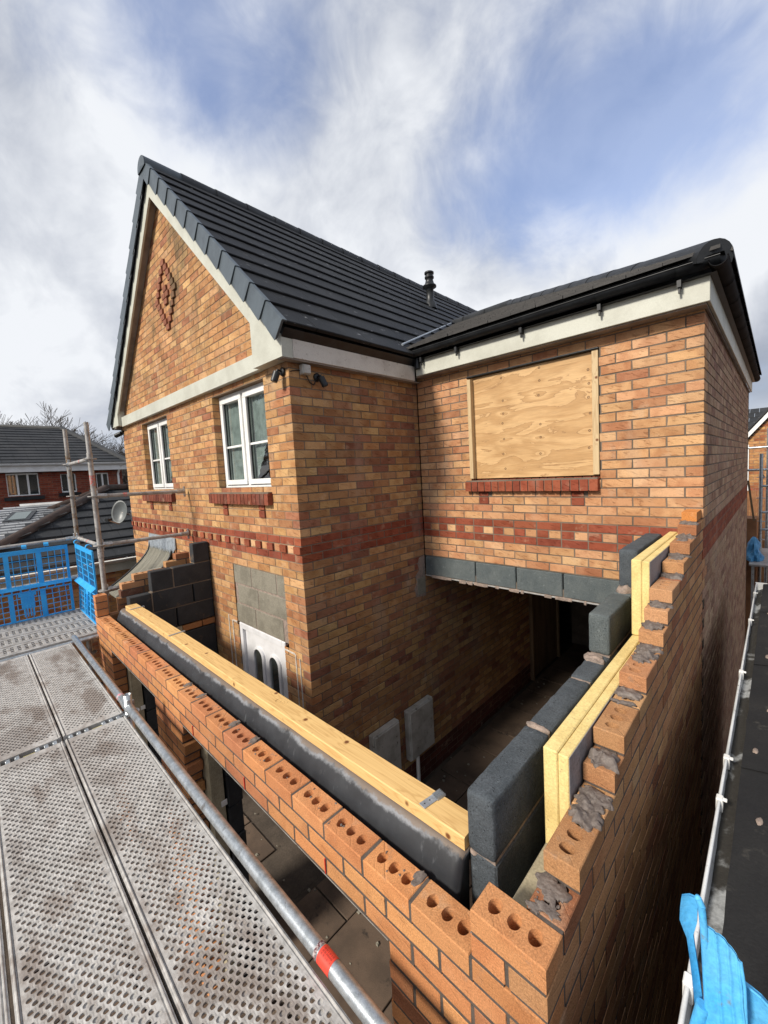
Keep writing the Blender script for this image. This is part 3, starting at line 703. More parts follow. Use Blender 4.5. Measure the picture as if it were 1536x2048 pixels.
def sill(x0, x1, z0, z1, yface, n, parent, pal):
    s = MB(); s.box(x0 + .004, x1 - .004, yface - .042, yface + .06, z0 + .004, z1 - .012); so = s.build('window_sill', M['mortar_dark'], parent)
    w = (x1 - x0 + .010) / n
    for i in range(n):
        a = x0 + i * w
        m = MB()
        m.prism([(a, yface - .052, z0), (a, yface - .052, z1 - .028), (a, yface + .07, z1), (a, yface + .07, z0)], (w - .010, 0, 0))
        o = m.build('brick', M['brick_o'], so, loc=(a + w / 2, yface, z0)); o.color = pick(pal); o.rotation_euler = (0, random.uniform(-.008, .008), random.uniform(-.012, .012))
for q in WIN_F: window(*q)
sill(-6.72, -5.46, .285, .412, YM, 17, house, PAL_SILL); sill(-4.27, -2.985, .285, .415, YM, 17, house, PAL_SILL)
sill(-1.955, -.685, .288, .408, YG, 17, house, PAL_RED)
# boarded opening
M['ply'] = ply_mat(-1.86, -.73, .42, 1.43)
bo = simple('boarded_opening', M['reveal'], house, [(OPEN_G[0] + .002, OPEN_G[1] - .002, YG + .06, YG + .08, .40, 1.43)])
simple('plywood_sheet', M['ply'], bo, [(-1.895, -.695, YG + .022, YG + .040, .412, 1.418)], .002)
wb = wood_mat('batten_wood', (.56, .42, .24), (.36, .22, .10), 'z', [(-1.88, YG, .9), (-.70, YG, 1.2), (-.70, YG, .7)])
simple('batten', wb, bo, [(-1.905, -1.865, YG - .035, YG + .0215, .414, 1.40)]); simple('batten', wb, bo, [(-.735, -.685, YG - .002, YG + .0215, .418, 1.428)])
rod = MB(); rod.tube((-1.92, YG - .004, 1.428), (-.68, YG - .004, 1.428), .011, 8); rod.build('lintel_edge', M['black_plastic'], bo)

# concrete-block lintel course over the garage and its padstone
lj = [-2.575, -1.905, -1.449, -1.000, -.35]
for a, b in zip(lj[:-1], lj[1:]):
    simple('lintel_block', M['block_lintel'], house, [(a + .006, b - .006, YG - .006, YG + .095, -.667, -.454)], .006)
simple('steel_lintel', M['galv_dirty'], house, [(-2.57, -.36, YG - .012, YG + .09, -.684, -.672)], .002)
pm = MB(); random.seed(3)
for i in range(26):
    x = random.uniform(-2.5, -.45); pm.cbox(x, x + random.uniform(.02, .12), YG - .016, YG + .01, -.694 - random.uniform(0, .01), -.668, .003, rough=.002)
pm.build('mortar', M['mortar_pink'], house, kind='stuff')
simple('padstone', M['block_grey'], house, [(XR - .05, XR + .006, 2.575, YG - .008, -.885, -.69)], .006)
pr = MB(); pr.prism([(XR - .02, a_, b_) for a_, b_ in [(2.725, -.45), (2.63, -.46), (2.60, -.53), (2.62, -.60), (2.55, -.66), (2.57, -.74), (2.52, -.80), (2.56, -.90), (2.72, -.92)]], (.0225, 0, 0)); pr.build('mortar', M['mortar_pink'], house)

# door with its grey block infill
door = MB(); y = YM + .012
door.box(-3.905, -2.985, y + .03, y + .07, -3.05, -1.02); dr = door.build('door', M['door'], house, loc=(-3.44, y, -3.05))
fr = MB(); fr.cbox(-3.905, -3.845, y - .005, y + .045, -3.05, -1.02, .006); fr.cbox(-3.045, -2.985, y - .005, y + .045, -3.05, -1.02, .006); fr.cbox(-3.845, -3.045, y - .004, y + .045, -1.085, -1.02, .006)
fr.build('frame', M['door'], dr)
for cx in (-3.56, -3.245):
    hw, top, bot = .083, -1.245, -2.2
    arc = [(cx + hw * math.cos(t), top - hw + hw * math.sin(t)) for t in [math.pi * i / 12 for i in range(13)]]
    po = [(cx - hw, bot), (cx + hw, bot)] + arc
    g = MB(); g.prism([(a, y + .018, b) for a, b in po], (0, .014, 0)); g.build('pane', M['glass'], dr)
    big = [(cx + (a - cx) * 1.28, (b if b > bot + .01 else bot - .02) + (.018 if b > bot + .01 else 0)) for a, b in po]
    t = MB(); n = len(po)
    vs = [(a, y + .004, b) for a, b in po] + [(a, y + .012, b) for a, b in big] + [(a, y + .03, b) for a, b in po] + [(a, y + .03, b) for a, b in big]
    t.add(vs, [(i, (i + 1) % n, n + (i + 1) % n, n + i) for i in range(n)] + [(i, 2 * n + i, 2 * n + (i + 1) % n, (i + 1) % n) for i in range(n)] + [(n + i, n + (i + 1) % n, 3 * n + (i + 1) % n, 3 * n + i) for i in range(n)])
    t.build('moulding', M['door'], dr)
simple('panel', M['door'], dr, [(-3.82, -3.07, y + .0, y + .032, -3.0, -2.3)], .012)
for (a, b, c, d) in [(-3.925, -3.55, -.575, -.378), (-3.535, -3.06, -.575, -.378), (-3.045, -2.905, -.575, -.378), (-3.86, -3.43, -.79, -.592), (-3.415, -2.905, -.79, -.592), (-3.925, -3.515, -1.01, -.807), (-3.50, -2.99, -1.01, -.807)]:
    simple('infill_block', M['block_grey'], house, [(a, b, YM + .006, YM + .1, c, d)], .004)
im = MB(); im.box(-3.92, -2.91, YM + .012, YM + .09, -1.015, -.375); im.build('mortar', M['mortar_pink'], house)
hb2 = []
for r in (-9, -10): hb2 += course('x', YM, -1, r, [(-3.925, -3.875)], XR, False, PAL_BUFF)
sl = MB()
for (a, b, c, d) in [(-4.045, -4.03, -1.9, -1.02), (-4.03, -3.93, -1.03, -1.015), (-4.14, -4.125, -1.95, -.98), (-2.975, -2.80, -1.085, -1.07), (-2.80, -2.785, -2.2, -1.08), (-2.735, -2.72, -2.3, -1.1)]:
    sl = MB(); sl.cbox(a, b, YM - .006, YM + .004, c, d, .002, rough=.002); sl.build('sealant_line', M['sealant'], house)

# ---- eaves, verge and roof of the gable block
TH = math.atan(SLR); CS, SN = math.cos(TH), math.sin(TH); SLEN = (XA + 2.43) / -CS
def R_(s, y, n): return (-2.43 - s * CS + n * SN, y, 1.70 + s * SN + n * CS)
TL = math.atan(SLL); CL, SL_ = math.cos(TL), math.sin(TL); LLEN = (XA + 7.9) / CL
def L_(s, y, n): return (-7.9 + s * CL - n * SL_, y, 1.55 + s * SL_ + n * CL)
def frame_box(F, s0, s1, y0, y1, n0, n1, m=None):
    m = m or MB(); a = [F(s0, y0, n0), F(s1, y0, n0), F(s1, y1, n0), F(s0, y1, n0), F(s0, y0, n1), F(s1, y0, n1), F(s1, y1, n1), F(s0, y1, n1)]
    m.add(a, [(0, 3, 2, 1), (4, 5, 6, 7), (0, 1, 5, 4), (1, 2, 6, 5), (2, 3, 7, 6), (3, 0, 4, 7)]); return m
roof = frame_box(R_, .0, SLEN, .99, YB + .1, -.10, -.008); frame_box(L_, .0, LLEN, .99, YB + .1, -.10, -.008, roof)
roof = roof.build('main_roof', M['black_plastic'], house, loc=(XA, 4.6, 3.0))
GR_Z0, GR_SL = 1.80, .434                                           # hipped roof over the side block
def grz(x, y_): return min(GR_Z0 + GR_SL * (y_ - 2.5), GR_Z0 + GR_SL * (.12 - x), GR_Z0 + GR_SL * 2.9)
NC = 12; GA = SLEN / NC
def tile_mesh(w, F, L=.375, th=.021):
    m = MB(); c = .006
    lo = [(0, .016), (0, .040), (c, .046), (L, .022), (L, .002)]
    vs = [F(s, 0, n) for s, n in lo] + [F(s, w, n) for s, n in lo]
    m.add(vs, [(0, 1, 2, 3, 4), (9, 8, 7, 6, 5)] + [(i, 5 + i, 5 + (i + 1) % 5, (i + 1) % 5) for i in range(5)])
    return m
base_t = {}
for i in range(NC):
    yy = .978; first = i % 2
    while yy < YB + .05:
        w = .148 if first else .296
        p = R_(i * GA, yy, 0)
        first = 0
        mid = R_(i * GA + .3, yy + w / 2, .03)
        if mid[2] > grz(mid[0], yy + w / 2) - .06 or mid[0] < -4.2:
            if w not in base_t:
                o = tile_mesh(w, R_).build('roof_tile', M['tile'], roof, loc=R_(0, 0, 0)); base_t[w] = o
                o.location = Vector(p) - ORG[roof.name]
            else: o = part_copy(base_t[w], roof, p)
            o.location += Vector((0, random.uniform(-.002, .002), random.uniform(-.0015, .0015)))
        yy += w + .003
lt = MB()
for i in range(NC): frame_box(L_, i * LLEN / NC, (i + 1) * LLEN / NC + .05, 1.0, YB + .05, .002, .03 + .012, lt)
lt.build('roof_tiles', M['tile_small'], roof, kind='stuff')
def verge(F, n, glen, name='verge_tile'):
    for i in range(n):
        s0, s1 = i * glen - .012, (i + 1) * glen + .02
        m = MB()
        prof0 = [(.938, .046), (.948, .052), (.985, .052), (.985, .040), (.958, .040), (.958, -.10), (.938, -.128)]
        prof1 = [(.948, .038), (.958, .044), (.985, .044), (.985, .030), (.963, .030), (.963, -.085), (.953, -.102)]
        k = len(prof0); vs = []
        for j in range(5):
            t = j / 4.; bulge = .006 * math.sin(math.pi * t)
            for (a, b), (c, d) in zip(prof0, prof1): vs.append(F(s0 + (s1 - s0) * t, a + (c - a) * t ** .7, b + (d - b) * t - bulge * (1 if b < 0 else 0)))
        m.add(vs, [(j * k + q, j * k + (q + 1) % k, (j + 1) * k + (q + 1) % k, (j + 1) * k + q) for j in range(4) for q in range(k)] + [tuple(range(k)), tuple(range(5 * k - 1, 4 * k - 1, -1))])
        m.build(name, M['verge'], roof)
verge(R_, 12, SLEN / 12); verge(L_, 12, LLEN / 12)
def half_round(p0, p1, r, r2=None, n=12, cap=False, th=.018):
    m = MB(); p0, p1 = Vector(p0), Vector(p1); d = (p1 - p0).normalized(); side = d.cross(Vector((0, 0, 1))).normalized(); up = side.cross(d); r2 = r2 or r
    vs = []
    for p, rr in ((p0, r), (p1, r2)):
        for rad in (rr, rr - th):
            for i in range(n + 1):
                t = math.pi * (i / n) * 1.16 - math.pi * .08; vs.append(p + side * (rad * math.cos(t)) + up * (rad * math.sin(t) * .92))
    k = n + 1
    f = [(i, i + 1, 2 * k + i + 1, 2 * k + i) for i in range(n)] + [(k + i, k + i + 1, 3 * k + i + 1, 3 * k + i) for i in range(n)] + [(i, i + 1, k + i + 1, k + i) for i in range(n)] + [(2 * k + i, 2 * k + i + 1, 3 * k + i + 1, 3 * k + i) for i in range(n)]
    m.add(vs, f, True)
    if cap: m.add([p0 - d * .01] + [v - d * .002 for v in vs[:k]], [(0, i + 1, i + 2) for i in range(n)] + [(0, k, 1)])
    return m
y = .935; i = 0
while y < YB + .1:
    half_round((XA, y, ZA - .045), (XA, y + .43, ZA - .045), .125, .118, cap=(i == 0)).build('ridge_tile', M['verge'] if i == 0 else M['ridge'], roof)
    y += .42; i += 1
bb = frame_box(R_, .16, SLEN + .02, .990, 1.012, -.25, -.088); bb.build('bargeboard', M['fascia'], house)
bb = frame_box(L_, .16, LLEN + .02, .9905, 1.0125, -.25, -.088); bb.build('bargeboard', M['fascia'], house)
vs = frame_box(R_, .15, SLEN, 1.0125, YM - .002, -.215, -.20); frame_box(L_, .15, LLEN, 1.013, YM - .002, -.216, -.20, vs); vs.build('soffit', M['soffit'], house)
eb = MB(); eb.prism([(-2.96, .985, 1.485), (-2.492, .985, 1.485), (-2.492, .985, 1.655), (-2.96, .985, 2.08)], (0, .10, 0)); eb.build('eaves_box', M['fascia'], house)
eb = MB(); eb.prism([(-7.40, .986, 1.50), (-7.40, .986, 2.02), (-7.83, .986, 1.60), (-7.83, .986, 1.50)], (0, .10, 0)); eb.build('eaves_box', M['fascia'], house)
simple('gable_beam', M['fascia'], house, [(-7.398, -2.962, 1.035, YM - .001, 1.482, 1.632)])
simple('fascia', M['fascia_old'], house, [(-2.512, -2.490, 1.088, 2.602, 1.488, 1.715)])
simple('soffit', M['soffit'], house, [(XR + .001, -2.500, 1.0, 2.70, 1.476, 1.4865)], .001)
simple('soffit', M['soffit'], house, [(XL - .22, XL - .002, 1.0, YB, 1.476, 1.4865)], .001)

# ---- hipped roof of the side block
HR = [(-2.5, 2.5)]
YR = 5.4; ZR = GR_Z0 + GR_SL * 2.9; XE = .12 - 2.9
sr = MB()
sr.add([(.12, 2.5, GR_Z0 - .02), (XE, YR, ZR - .02), (-4.2, YR, ZR - .02), (-4.2, 4.6, ZR - .36), (-2.45, 2.5, GR_Z0 - .02)], [(0, 4, 3, 2, 1)])
sr.add([(.12, 2.5, GR_Z0 - .02), (.12, 8.3, GR_Z0 - .02), (XE, YR, ZR - .02)], [(0, 1, 2)])
sr.add([(.12, 8.3, GR_Z0 - .02), (-4.2, 8.3, GR_Z0 - .02), (-4.2, YR, ZR - .02), (XE, YR, ZR - .02)], [(0, 1, 2, 3)])
sr.add([(-2.45, 2.55, 1.69), (.08, 2.55, 1.69), (.08, 8.3, 1.69), (-2.45, 8.3, 1.69)], [(0, 1, 2, 3)])
side_roof = sr.build('side_roof', M['black_plastic'], house, loc=(-1.2, 4.0, 2.2))
st = MB(); ga = .125; nrow = int(2.9 / ga)
for j in range(nrow):
    y0 = 2.5 + j * ga
    xl = XA + (ZA - (GR_Z0 + GR_SL * (y0 - 2.5))) / SLR; xr_ = .12 - (y0 - 2.5)
    x = xl - .1 + (.11 if j % 2 else 0)
    while x < xr_:
        w = .217; x1 = min(x + w, xr_ - .02); d = random.uniform(-.004, .004)
        z0, z1 = GR_Z0 + GR_SL * (y0 - 2.5), GR_Z0 + GR_SL * (y0 + ga + .04 - 2.5)
        if x1 - x > .03:
            st.add([(x, y0 + d, z0 + .006), (x1, y0 + d, z0 + .006), (x1, y0 + d, z0 + .028), (x, y0 + d, z0 + .028), (x, y0 + ga + .04, z1 + .006), (x1, y0 + ga + .04, z1 + .006)], [(0, 1, 2, 3), (3, 2, 5, 4), (0, 3, 4), (1, 5, 2)])
        x += w + .004
    # right-hand slope, seen along its eaves
    if j < 7:
        x0 = .155 - j * ga; yy = 2.60 + j * ga
        while yy < 8.25:
            z0, z1 = GR_Z0 + GR_SL * j * ga, GR_Z0 + GR_SL * (j * ga + ga + .04)
            st.add([(x0, yy, z0), (x0, yy + .21, z0), (x0, yy + .21, z0 + .024), (x0, yy, z0 + .024), (x0 - ga - .04, yy, z1 + .006), (x0 - ga - .04, yy + .21, z1 + .006)], [(0, 3, 2, 1), (3, 4, 5, 2), (0, 4, 3), (1, 2, 5)])
            yy += .216
st.build('roof_tiles', M['tile_small'], side_roof, kind='stuff')
a, b = Vector((.07, 2.55, GR_Z0 - .03)), Vector((XE, YR, ZR - .015)); nh = 11
for i in range(nh):
    p, q = a + (b - a) * (i / nh), a + (b - a) * ((i + 1.06) / nh)
    half_round(p, q, .108 if i else .118, .104 if i else .110, cap=(i == 0)).build('ridge_tile', M['ridge'], side_roof)
for i in range(4):
    half_round((XE - i * .42 + .03, YR, ZR - .02), (XE - (i + 1) * .42, YR, ZR - .02), .12).build('ridge_tile', M['ridge'], side_roof)
lv = MB()
p0 = Vector((XA + (ZA - GR_Z0) / SLR, 2.5, GR_Z0)); p1 = Vector((XA + (ZA - ZR) / SLR, YR, ZR))
lv.tube(p0 + Vector((-.0, -.03, .055)), p1 + Vector((-.02, 0, .055)), .014, 8); lv.build('valley_lead', M['lead'], side_roof)
simple('fascia', M['fascia'], house, [(-2.47, .042, 2.598, 2.618, 1.532, 1.70)]); simple('fascia', M['fascia'], house, [(.022, .042, 2.6185, YB + .05, 1.532, 1.70)])
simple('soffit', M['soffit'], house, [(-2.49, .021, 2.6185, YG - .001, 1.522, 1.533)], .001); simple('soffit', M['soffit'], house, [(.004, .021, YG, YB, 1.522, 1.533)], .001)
def gutter_mesh(p0, p1, r=.056, n=12, th=.004):
    m = MB(); p0, p1 = Vector(p0), Vector(p1); d = (p1 - p0).normalized(); side = d.cross(Vector((0, 0, 1))); vs = []
    for p in (p0, p1):
        for rad in (r, r - th):
            for i in range(n + 1):
                t = -math.pi * i / n; vs.append(p + side * (rad * math.cos(t)) + Vector((0, 0, rad * math.sin(t))))
    k = n + 1
    m.add(vs, [(i, i + 1, 2 * k + i + 1, 2 * k + i) for i in range(n)] + [(k + i, k + i + 1, 3 * k + i + 1, 3 * k + i) for i in range(n)] + [(i, i + 1, k + i + 1, k + i) for i in range(n)] + [(2 * k + i, 2 * k + i + 1, 3 * k + i + 1, 3 * k + i) for i in range(n)] + [(0, k, 3 * k, 2 * k), (n, k + n, 3 * k + n, 2 * k + n)], True)
    for s in (1, -1):                                               # rolled lips
        m.tube(p0 + side * s * (r - .003), p1 + side * s * (r - .003), .005, 6)
    return m
gt = gutter_mesh((-2.54, 2.545, 1.768), (.10, 2.545, 1.768), .048).build('gutter', M['black_plastic'], house)
for gx in (-2.36, -1.92, -1.25, -.62, -.12):
    b = gutter_mesh((gx - .010, 2.545, 1.766), (gx + .010, 2.545, 1.766), .051); b.box(gx - .012, gx + .012, 2.545, 2.597, 1.655, 1.70); b.box(gx - .006, gx + .006, 2.556, 2.575, 1.62, 1.66); b.build('bracket', M['black_plastic'], gt)
e = MB(); e.lathe((-2.53, 2.537, 1.765), [(0, 0), (.060, 0), (.060, .03)], 14, 'x', False); e.build('stop_end', M['black_plastic'], gt)
g2 = gutter_mesh((.092, 2.48, 1.745), (.092, YB + .1, 1.745), .05).build('gutter', M['gutter_gap_shade'], house)
for i in range(12):
    yy = 2.9 + i * .47; b = MB(); b.lathe((.092, yy, 1.745), [(.054, 0), (.054, .03)], 14, 'y', False); b.build('bracket', M['gutter_gap_shade'], g2)
e = MB(); e.tube((-2.43, 2.585, 1.70), (-2.43, 2.575, 1.60), .032, 14); e.build('outlet', M['black_plastic'], gt)
# flue
d_ = ray(861, 612); n_ = Vector((SN, 0, CS)); fb = CAMP + d_ * ((Vector((-2.43, 0, 1.73)) - CAMP).dot(n_) / d_.dot(n_)); ft = at(858, 545, 'y', fb.y).z
h = ft - fb.z; fl = MB()
fl.lathe(fb, [(0.120, -.06), (0.102, .04), (0.070, .08), (0.066, h * .52), (0.120, h * .56), (0.120, h * .60), (0.086, h * .64), (0.060, h * .80), (0.082, h * .82), (0.082, h * .87), (0.066, h * .88), (0.066, h * .94), (0.084, h * .95), (0.084, h), (0.000, h)], 18)
fl.build('flue', M['black_plastic'], house)

# ================================================================== fixings on the house
def spot(name, label, c, d, drop, group=None):
    t = thing(name, label, 'security light', c, group)
    c = Vector(c); d = Vector(d)
    b = MB(); b.lathe((0, 0, 0), [(0, 0), (.036, 0), (.036, .012), (.028, .018), (0, .018)], 16, 'z')
    rot = d.to_track_quat('Z', 'Y').to_matrix(); b.v = [tuple(c + rot @ Vector(v)) for v in b.v]; b.build('base', M['black_plastic'], t)
    k = c + d * .05 + Vector((0, 0, .01)); a = MB(); a.tube(c + d * .01, k, .009, 8); a.tube(k, k + drop * .03, .010, 8); a.build('arm', M['black_plastic'], t)
    h0 = k + drop * .02; hd = MB(); hd.tube(h0, h0 + drop * .080, .029, 18); hd.tube(h0 + drop * .080, h0 + drop * .084, .026, 18); hd.build('head', M['black_plastic'], t)
spot('security_light', 'black spotlight under the eaves on the window side of the house corner', (-2.66, YM - .003, 1.41), (0, -1, 0), Vector((-.15, -.35, -1)).normalized(), 'black spotlights by the corner')
spot('security_light', 'black spotlight under the eaves to the right of the grey junction box', (XR + .003, 1.37, 1.385), (1, 0, 0), Vector((.25, .35, -1)).normalized(), 'black spotlights by the corner')
cm = thing('security_camera', 'small black camera under the far left end of the white gable beam', 'camera', (XL + .04, YM, 1.40))
m = MB(); m.lathe((XL + .04, YM - .004, 1.42), [(0, -.03), (.028, -.03), (.028, 0), (0, 0)], 14, 'y'); m.build('base', M['black_plastic'], cm)
m = MB(); m.tube((XL + .03, YM - .03, 1.40), (XL - .05, YM - .10, 1.36), .035, 14); m.build('head', M['black_plastic'], cm)
jb = thing('junction_box', 'small grey junction box on the brick return under the white eaves', 'junction box', (XR, 1.235, 1.43))
simple('body', M['meter'], jb, [(XR + .001, XR + .055, 1.195, 1.275, 1.385, 1.468)], .006); simple('lid', M['meter'], jb, [(XR + .0555, XR + .066, 1.20, 1.27, 1.39, 1.463)], .004)
m = MB(); pts = [Vector((XR + .008, 1.10, 1.40)), Vector((XR + .008, 1.15, 1.415)), Vector((XR + .012, 1.197, 1.42))]; m.pipe(pts, .004, 6)
pts = [Vector((XR + .012, 1.26, 1.385)), Vector((XR + .01, 1.29, 1.33)), Vector((XR + .01, 1.33, 1.315)), Vector((XR + .01, 1.355, 1.36))]; m.pipe(pts, .004, 6); m.build('cable', M['black_plastic'], jb)
for i, (y0, y1, z0, z1, lab) in enumerate([(1.71, 2.09, -2.70, -2.09, 'lower left grey meter box half hidden behind the timber wall plate'), (2.24, 2.66, -2.66, -2.09, 'dirty grey meter box with a white pipe below on the dim brick wall')]):
    mb = thing('meter_box', lab, 'meter box', (XR, (y0 + y1) / 2, z0), 'meter boxes on the return wall')
    simple('body', M['meter'], mb, [(XR + .002, XR + .075, y0, y1, z0, z1)], .008); simple('door', M['meter'], mb, [(XR + .0755, XR + .090, y0 + .012, y1 - .012, z0 + .012, z1 - .012)], .006)
    if i:
        m = MB(); m.tube((XR + .05, 2.38, z0), (XR + .05, 2.38, GZ + .06), .022, 12); m.build('pipe', M['white'], mb)

GAP = .0014
# ================================================================== the new extension: outer leaf of brick
random.seed(21)
ext = thing('extension_wall', 'half built new brick wall with stepped unfinished top and hollow cored bricks', 'brick wall', (-2.4, .05, GZ))
eb_, joints = [], MB()
XW = -4.87
OPEN_E = [(-4.293, -2.997, -3.2, -1.052), (-2.439, -.558, -3.2, -1.052)]
def joint_boxes(axis, face, sgn, r, bl):
    bl = sorted(bl, key=lambda b: b['box'][0 if axis == 'x' else 2]); k = 0 if axis == 'x' else 2
    z0 = zt(r) - .0752
    for i, b in enumerate(bl):
        s, e = b['box'][k], b['box'][k + 1]
        f0, f1 = face - sgn * .0010, face - sgn * .099; lo, hi = min(f0, f1), max(f0, f1)
        nxt = bl[i + 1]['box'][k] if i + 1 < len(bl) else None
        e2 = nxt if nxt is not None and nxt - e < .03 else e
        if z0 > -1.06 or True:
            if axis == 'x': joints.box(s + .003, e2 - (.003 if e2 == e else 0), lo, hi, z0 - .0006, z0 + .0114)
            else: joints.box(lo, hi, s + .003, e2 - (.003 if e2 == e else 0), z0 - .0006, z0 + .0114)
        if e2 > e:
            if axis == 'x': joints.box(e - .001, e2 + .001, lo + .0005, hi - .0005, zt(r) - .066, zt(r) - random.uniform(.001, .006))
            else: joints.box(lo + .0005, hi - .0005, e - .001, e2 + .001, zt(r) - .066, zt(r) - random.uniform(.001, .006))
for r in range(-42, -9):
    odd = r % 2 == 1
    if r == -10: iv = [(-.215, 0)]
    elif r == -11: iv = [(-.2155, -.1125)]
    else: iv = [(XW, 0 if not odd else -.1125)]
    iv = row_iv(iv, r, OPEN_E)
    bl = course('x', 0., -1, r, iv, .01, odd, PAL_NEW)
    if r in (-10, -12) or r == -11:
        for b in bl:
            if b['box'][1] - b['box'][0] > .15: b['perf'] = 'x'
    joint_boxes('x', 0., -1, r, bl); eb_ += bl
for r in range(-42, -9):
    if r % 2: joints.box(-.113, -.102, .0018, .09, zt(r) - .066, zt(r) - .003)
    else: joints.box(-.09, -.0018, .102, .113, zt(r) - .066, zt(r) - .003)
# left corner stack
for r in (-11, -10, -9):
    bl = [dict(axis='x', box=(XW, XW + .1025, 0., .1025, zt(r) - .065, zt(r)), tint=pick(PAL_NEW), face=0., sgn=-1, z=zt(r))]
    if r == -9: bl[0]['perf'] = 'x'
    joint_boxes('x', 0., -1, r, bl); eb_ += bl
# right leaf, racked back from the corner
START = {-10: .1125, -9: .225, -8: .5625, -7: .675, -6: 1.0125, -5: 1.35, -4: 1.4625, -3: 1.575, -2: 1.9125, -1: 2.13, 0: 2.40}
for r in range(-42, 1):
    odd = r % 2 == 1
    y0 = START.get(r, 0. if odd else .1125)
    bl = course('y', 0., 1, r, [(y0, YG - .008)], 0. if r < -1 else y0, (not odd) if r < -1 else False, PAL_NEWSIDE)
    if r >= -10:
        nxt = START.get(r + 1, 2.5)
        for b in bl:
            if b['box'][2] < nxt + .02 and b['box'][3] - b['box'][2] > .15: b['perf'] = 'y'
    joint_boxes('y', 0., 1, r, bl); eb_ += bl
eb_.append(dict(axis='y', box=(-.098, -.012, 2.52, YG - .004, .085, .148), tint=(.56, .22, .06, .3), face=0., sgn=1, z=.12))
# left leaf, racked up to the house
STL = {-12: .11, -11: .20, -10: .20, -9: .225, -8: .24, -7: .36, -6: .69, -5: .80}
for r in range(-42, -4):
    odd = r % 2 == 1; y0 = STL.get(r, .1125 if not odd else .1125)
    bl = course('y', XW + .1025, 1, r, [(y0, YM - .006 if r < -7 else .95)], y0, False, PAL_NEWSIDE if r > -9 else PAL_DIRTY)
    if r >= -8 and bl: bl[0]['perf'] = 'y'
    joint_boxes('y', XW + .1025, 1, r, bl); eb_ += bl
lay(eb_, ext, M['nbrick_o'], M['nbrick_j'], 300)
jm = joints.build('mortar_joint', M['mortar_new'], ext, kind='stuff')
def dab(c, rx, ry, rz, seed, rough=.35, n=20, k=9):
    m = MB(); vs = [Vector((0, 0, rz))]
    for j in range(1, k + 1):
        ph = (math.pi / 2) * j / k
        for i in range(n):
            t = 2 * math.pi * i / n
            d = Vector((math.cos(t), math.sin(t), 0))
            nz = mnoise.noise(Vector((d.x * 1.5 + seed * 3.7, d.y * 1.5, seed))) * .6 + mnoise.noise(Vector((d.x * 4 + seed, d.y * 4, 7.))) * .45 + mnoise.noise(Vector((d.x * 9 + seed, d.y * 9, 3.))) * .30
            rad = math.sin(ph) * (1 + rough * nz * (j / k))
            x, y_ = d.x * rad * rx, d.y * rad * ry
            hgt = rz * (math.cos(ph) ** .55) * (.8 + 1.1 * mnoise.noise(Vector((x * 34 + y_ * 18, y_ * 26, seed * 2.1)))) + .55 * rz * abs(mnoise.noise(Vector((x * 85, y_ * 60, seed)))) * (j / k < .95)
            vs.append(Vector((x, y_, hgt if j < k else -.003)))
    f = [(0, 1 + i, 1 + (i + 1) % n) for i in range(n)] + [(1 + (j - 1) * n + i, 1 + j * n + i, 1 + j * n + (i + 1) % n, 1 + (j - 1) * n + (i + 1) % n) for j in range(1, k) for i in range(n)]
    m.add([Vector(c) + v for v in vs], f, True); return m
D = [(-.062, .190, -10, .044, .042, .008), (-.05, .135, -10, .03, .018, .005), (-.085, .118, -10, .02, .010, .005), (-.05, .42, -9, .050, .045, .022), (-.052, .49, -9, .052, .050, .020), (-.045, .525, -9, .055, .030, .016),
     (-.052, .62, -8, .052, .052, .028), (-.055, .985, -7, .05, .045, .018), (-.06, .905, -7, .04, .012, .010), (-.05, 1.245, -6, .048, .055, .026), (-.05, 1.32, -6, .05, .04, .02), (-.055, 1.18, -6, .035, .04, .018),
     (-.05, 1.425, -5, .052, .05, .018), (-.05, 1.54, -4, .05, .045, .02), (-.052, 1.875, -3, .05, .055, .022), (-.055, 2.09, -2, .05, .05, .02), (-.05, 2.02, -2, .035, .03, .01), (-.052, 2.36, -1, .05, .05, .02), (-.052, 2.25, -1, .03, .04, .01), (-.055, 2.5, 0, .05, .06, .016), (-.03, 2.45, 0, .03, .03, .016)]
for i, (x, y, r, rx, ry, rz) in enumerate(D): dab((x, y, zt(r)), rx * .95, ry * .92, rz * .78, i * 1.7 + 2, .95, 44, 14).build('mortar', M['mortar_wet'], ext)
for i, (x, s) in enumerate([(-1.80, .013), (-1.575, .016), (-2.26, .013), (-.455, .009), (-2.48, .012)]):
    dab((x - .016, .078, -.8255), .012 + s * .6, .026 + s * .4, .0045, i + 40, .8).build('mortar', M['mortar_wet'], ext)
cr = MB(); random.seed(77)
for i in range(150):
    if i % 3:
        x, y, z = random.uniform(-4.6, -.25), random.uniform(.012, .095), -.8255
        if random.random() < .6: x = -.225 * round(x / .225) + random.gauss(0, .012)
    else:
        q = random.choice(D); x, y, z = q[0] + random.gauss(0, .025), q[1] + random.gauss(0, .04), zt(q[2]); x = max(-.095, min(-.008, x))
        if any(abs(y - v_) < .012 for v_ in START.values()) or y > START.get(q[2] + 1, 9) - .01 or y < START[q[2]] + .01: continue
    q = dab((x, y, z + .0005), random.uniform(.0015, .006), random.uniform(.0015, .007), random.uniform(.001, .003), i, .8, 9, 3); cr.add(q.v, q.f, True)
cr.build('mortar_crumbs', M['mortar_wet'], ext, kind='stuff')
for x, r in ((-.9, -14), (-1.575, -14), (-2.25, -14)):
    simple('weep_vent', M['red_tape'], ext, [(x - .002, x + .0025, -.004, .03, zt(r) - .066, zt(r) - .002)], .001)
toe = MB(); toe.box(-4.29, -.56, .002, .098, -1.058, -1.0526); toe.build('lintel_shelf', M['galv_dirty'], ext)

GAP = 0.
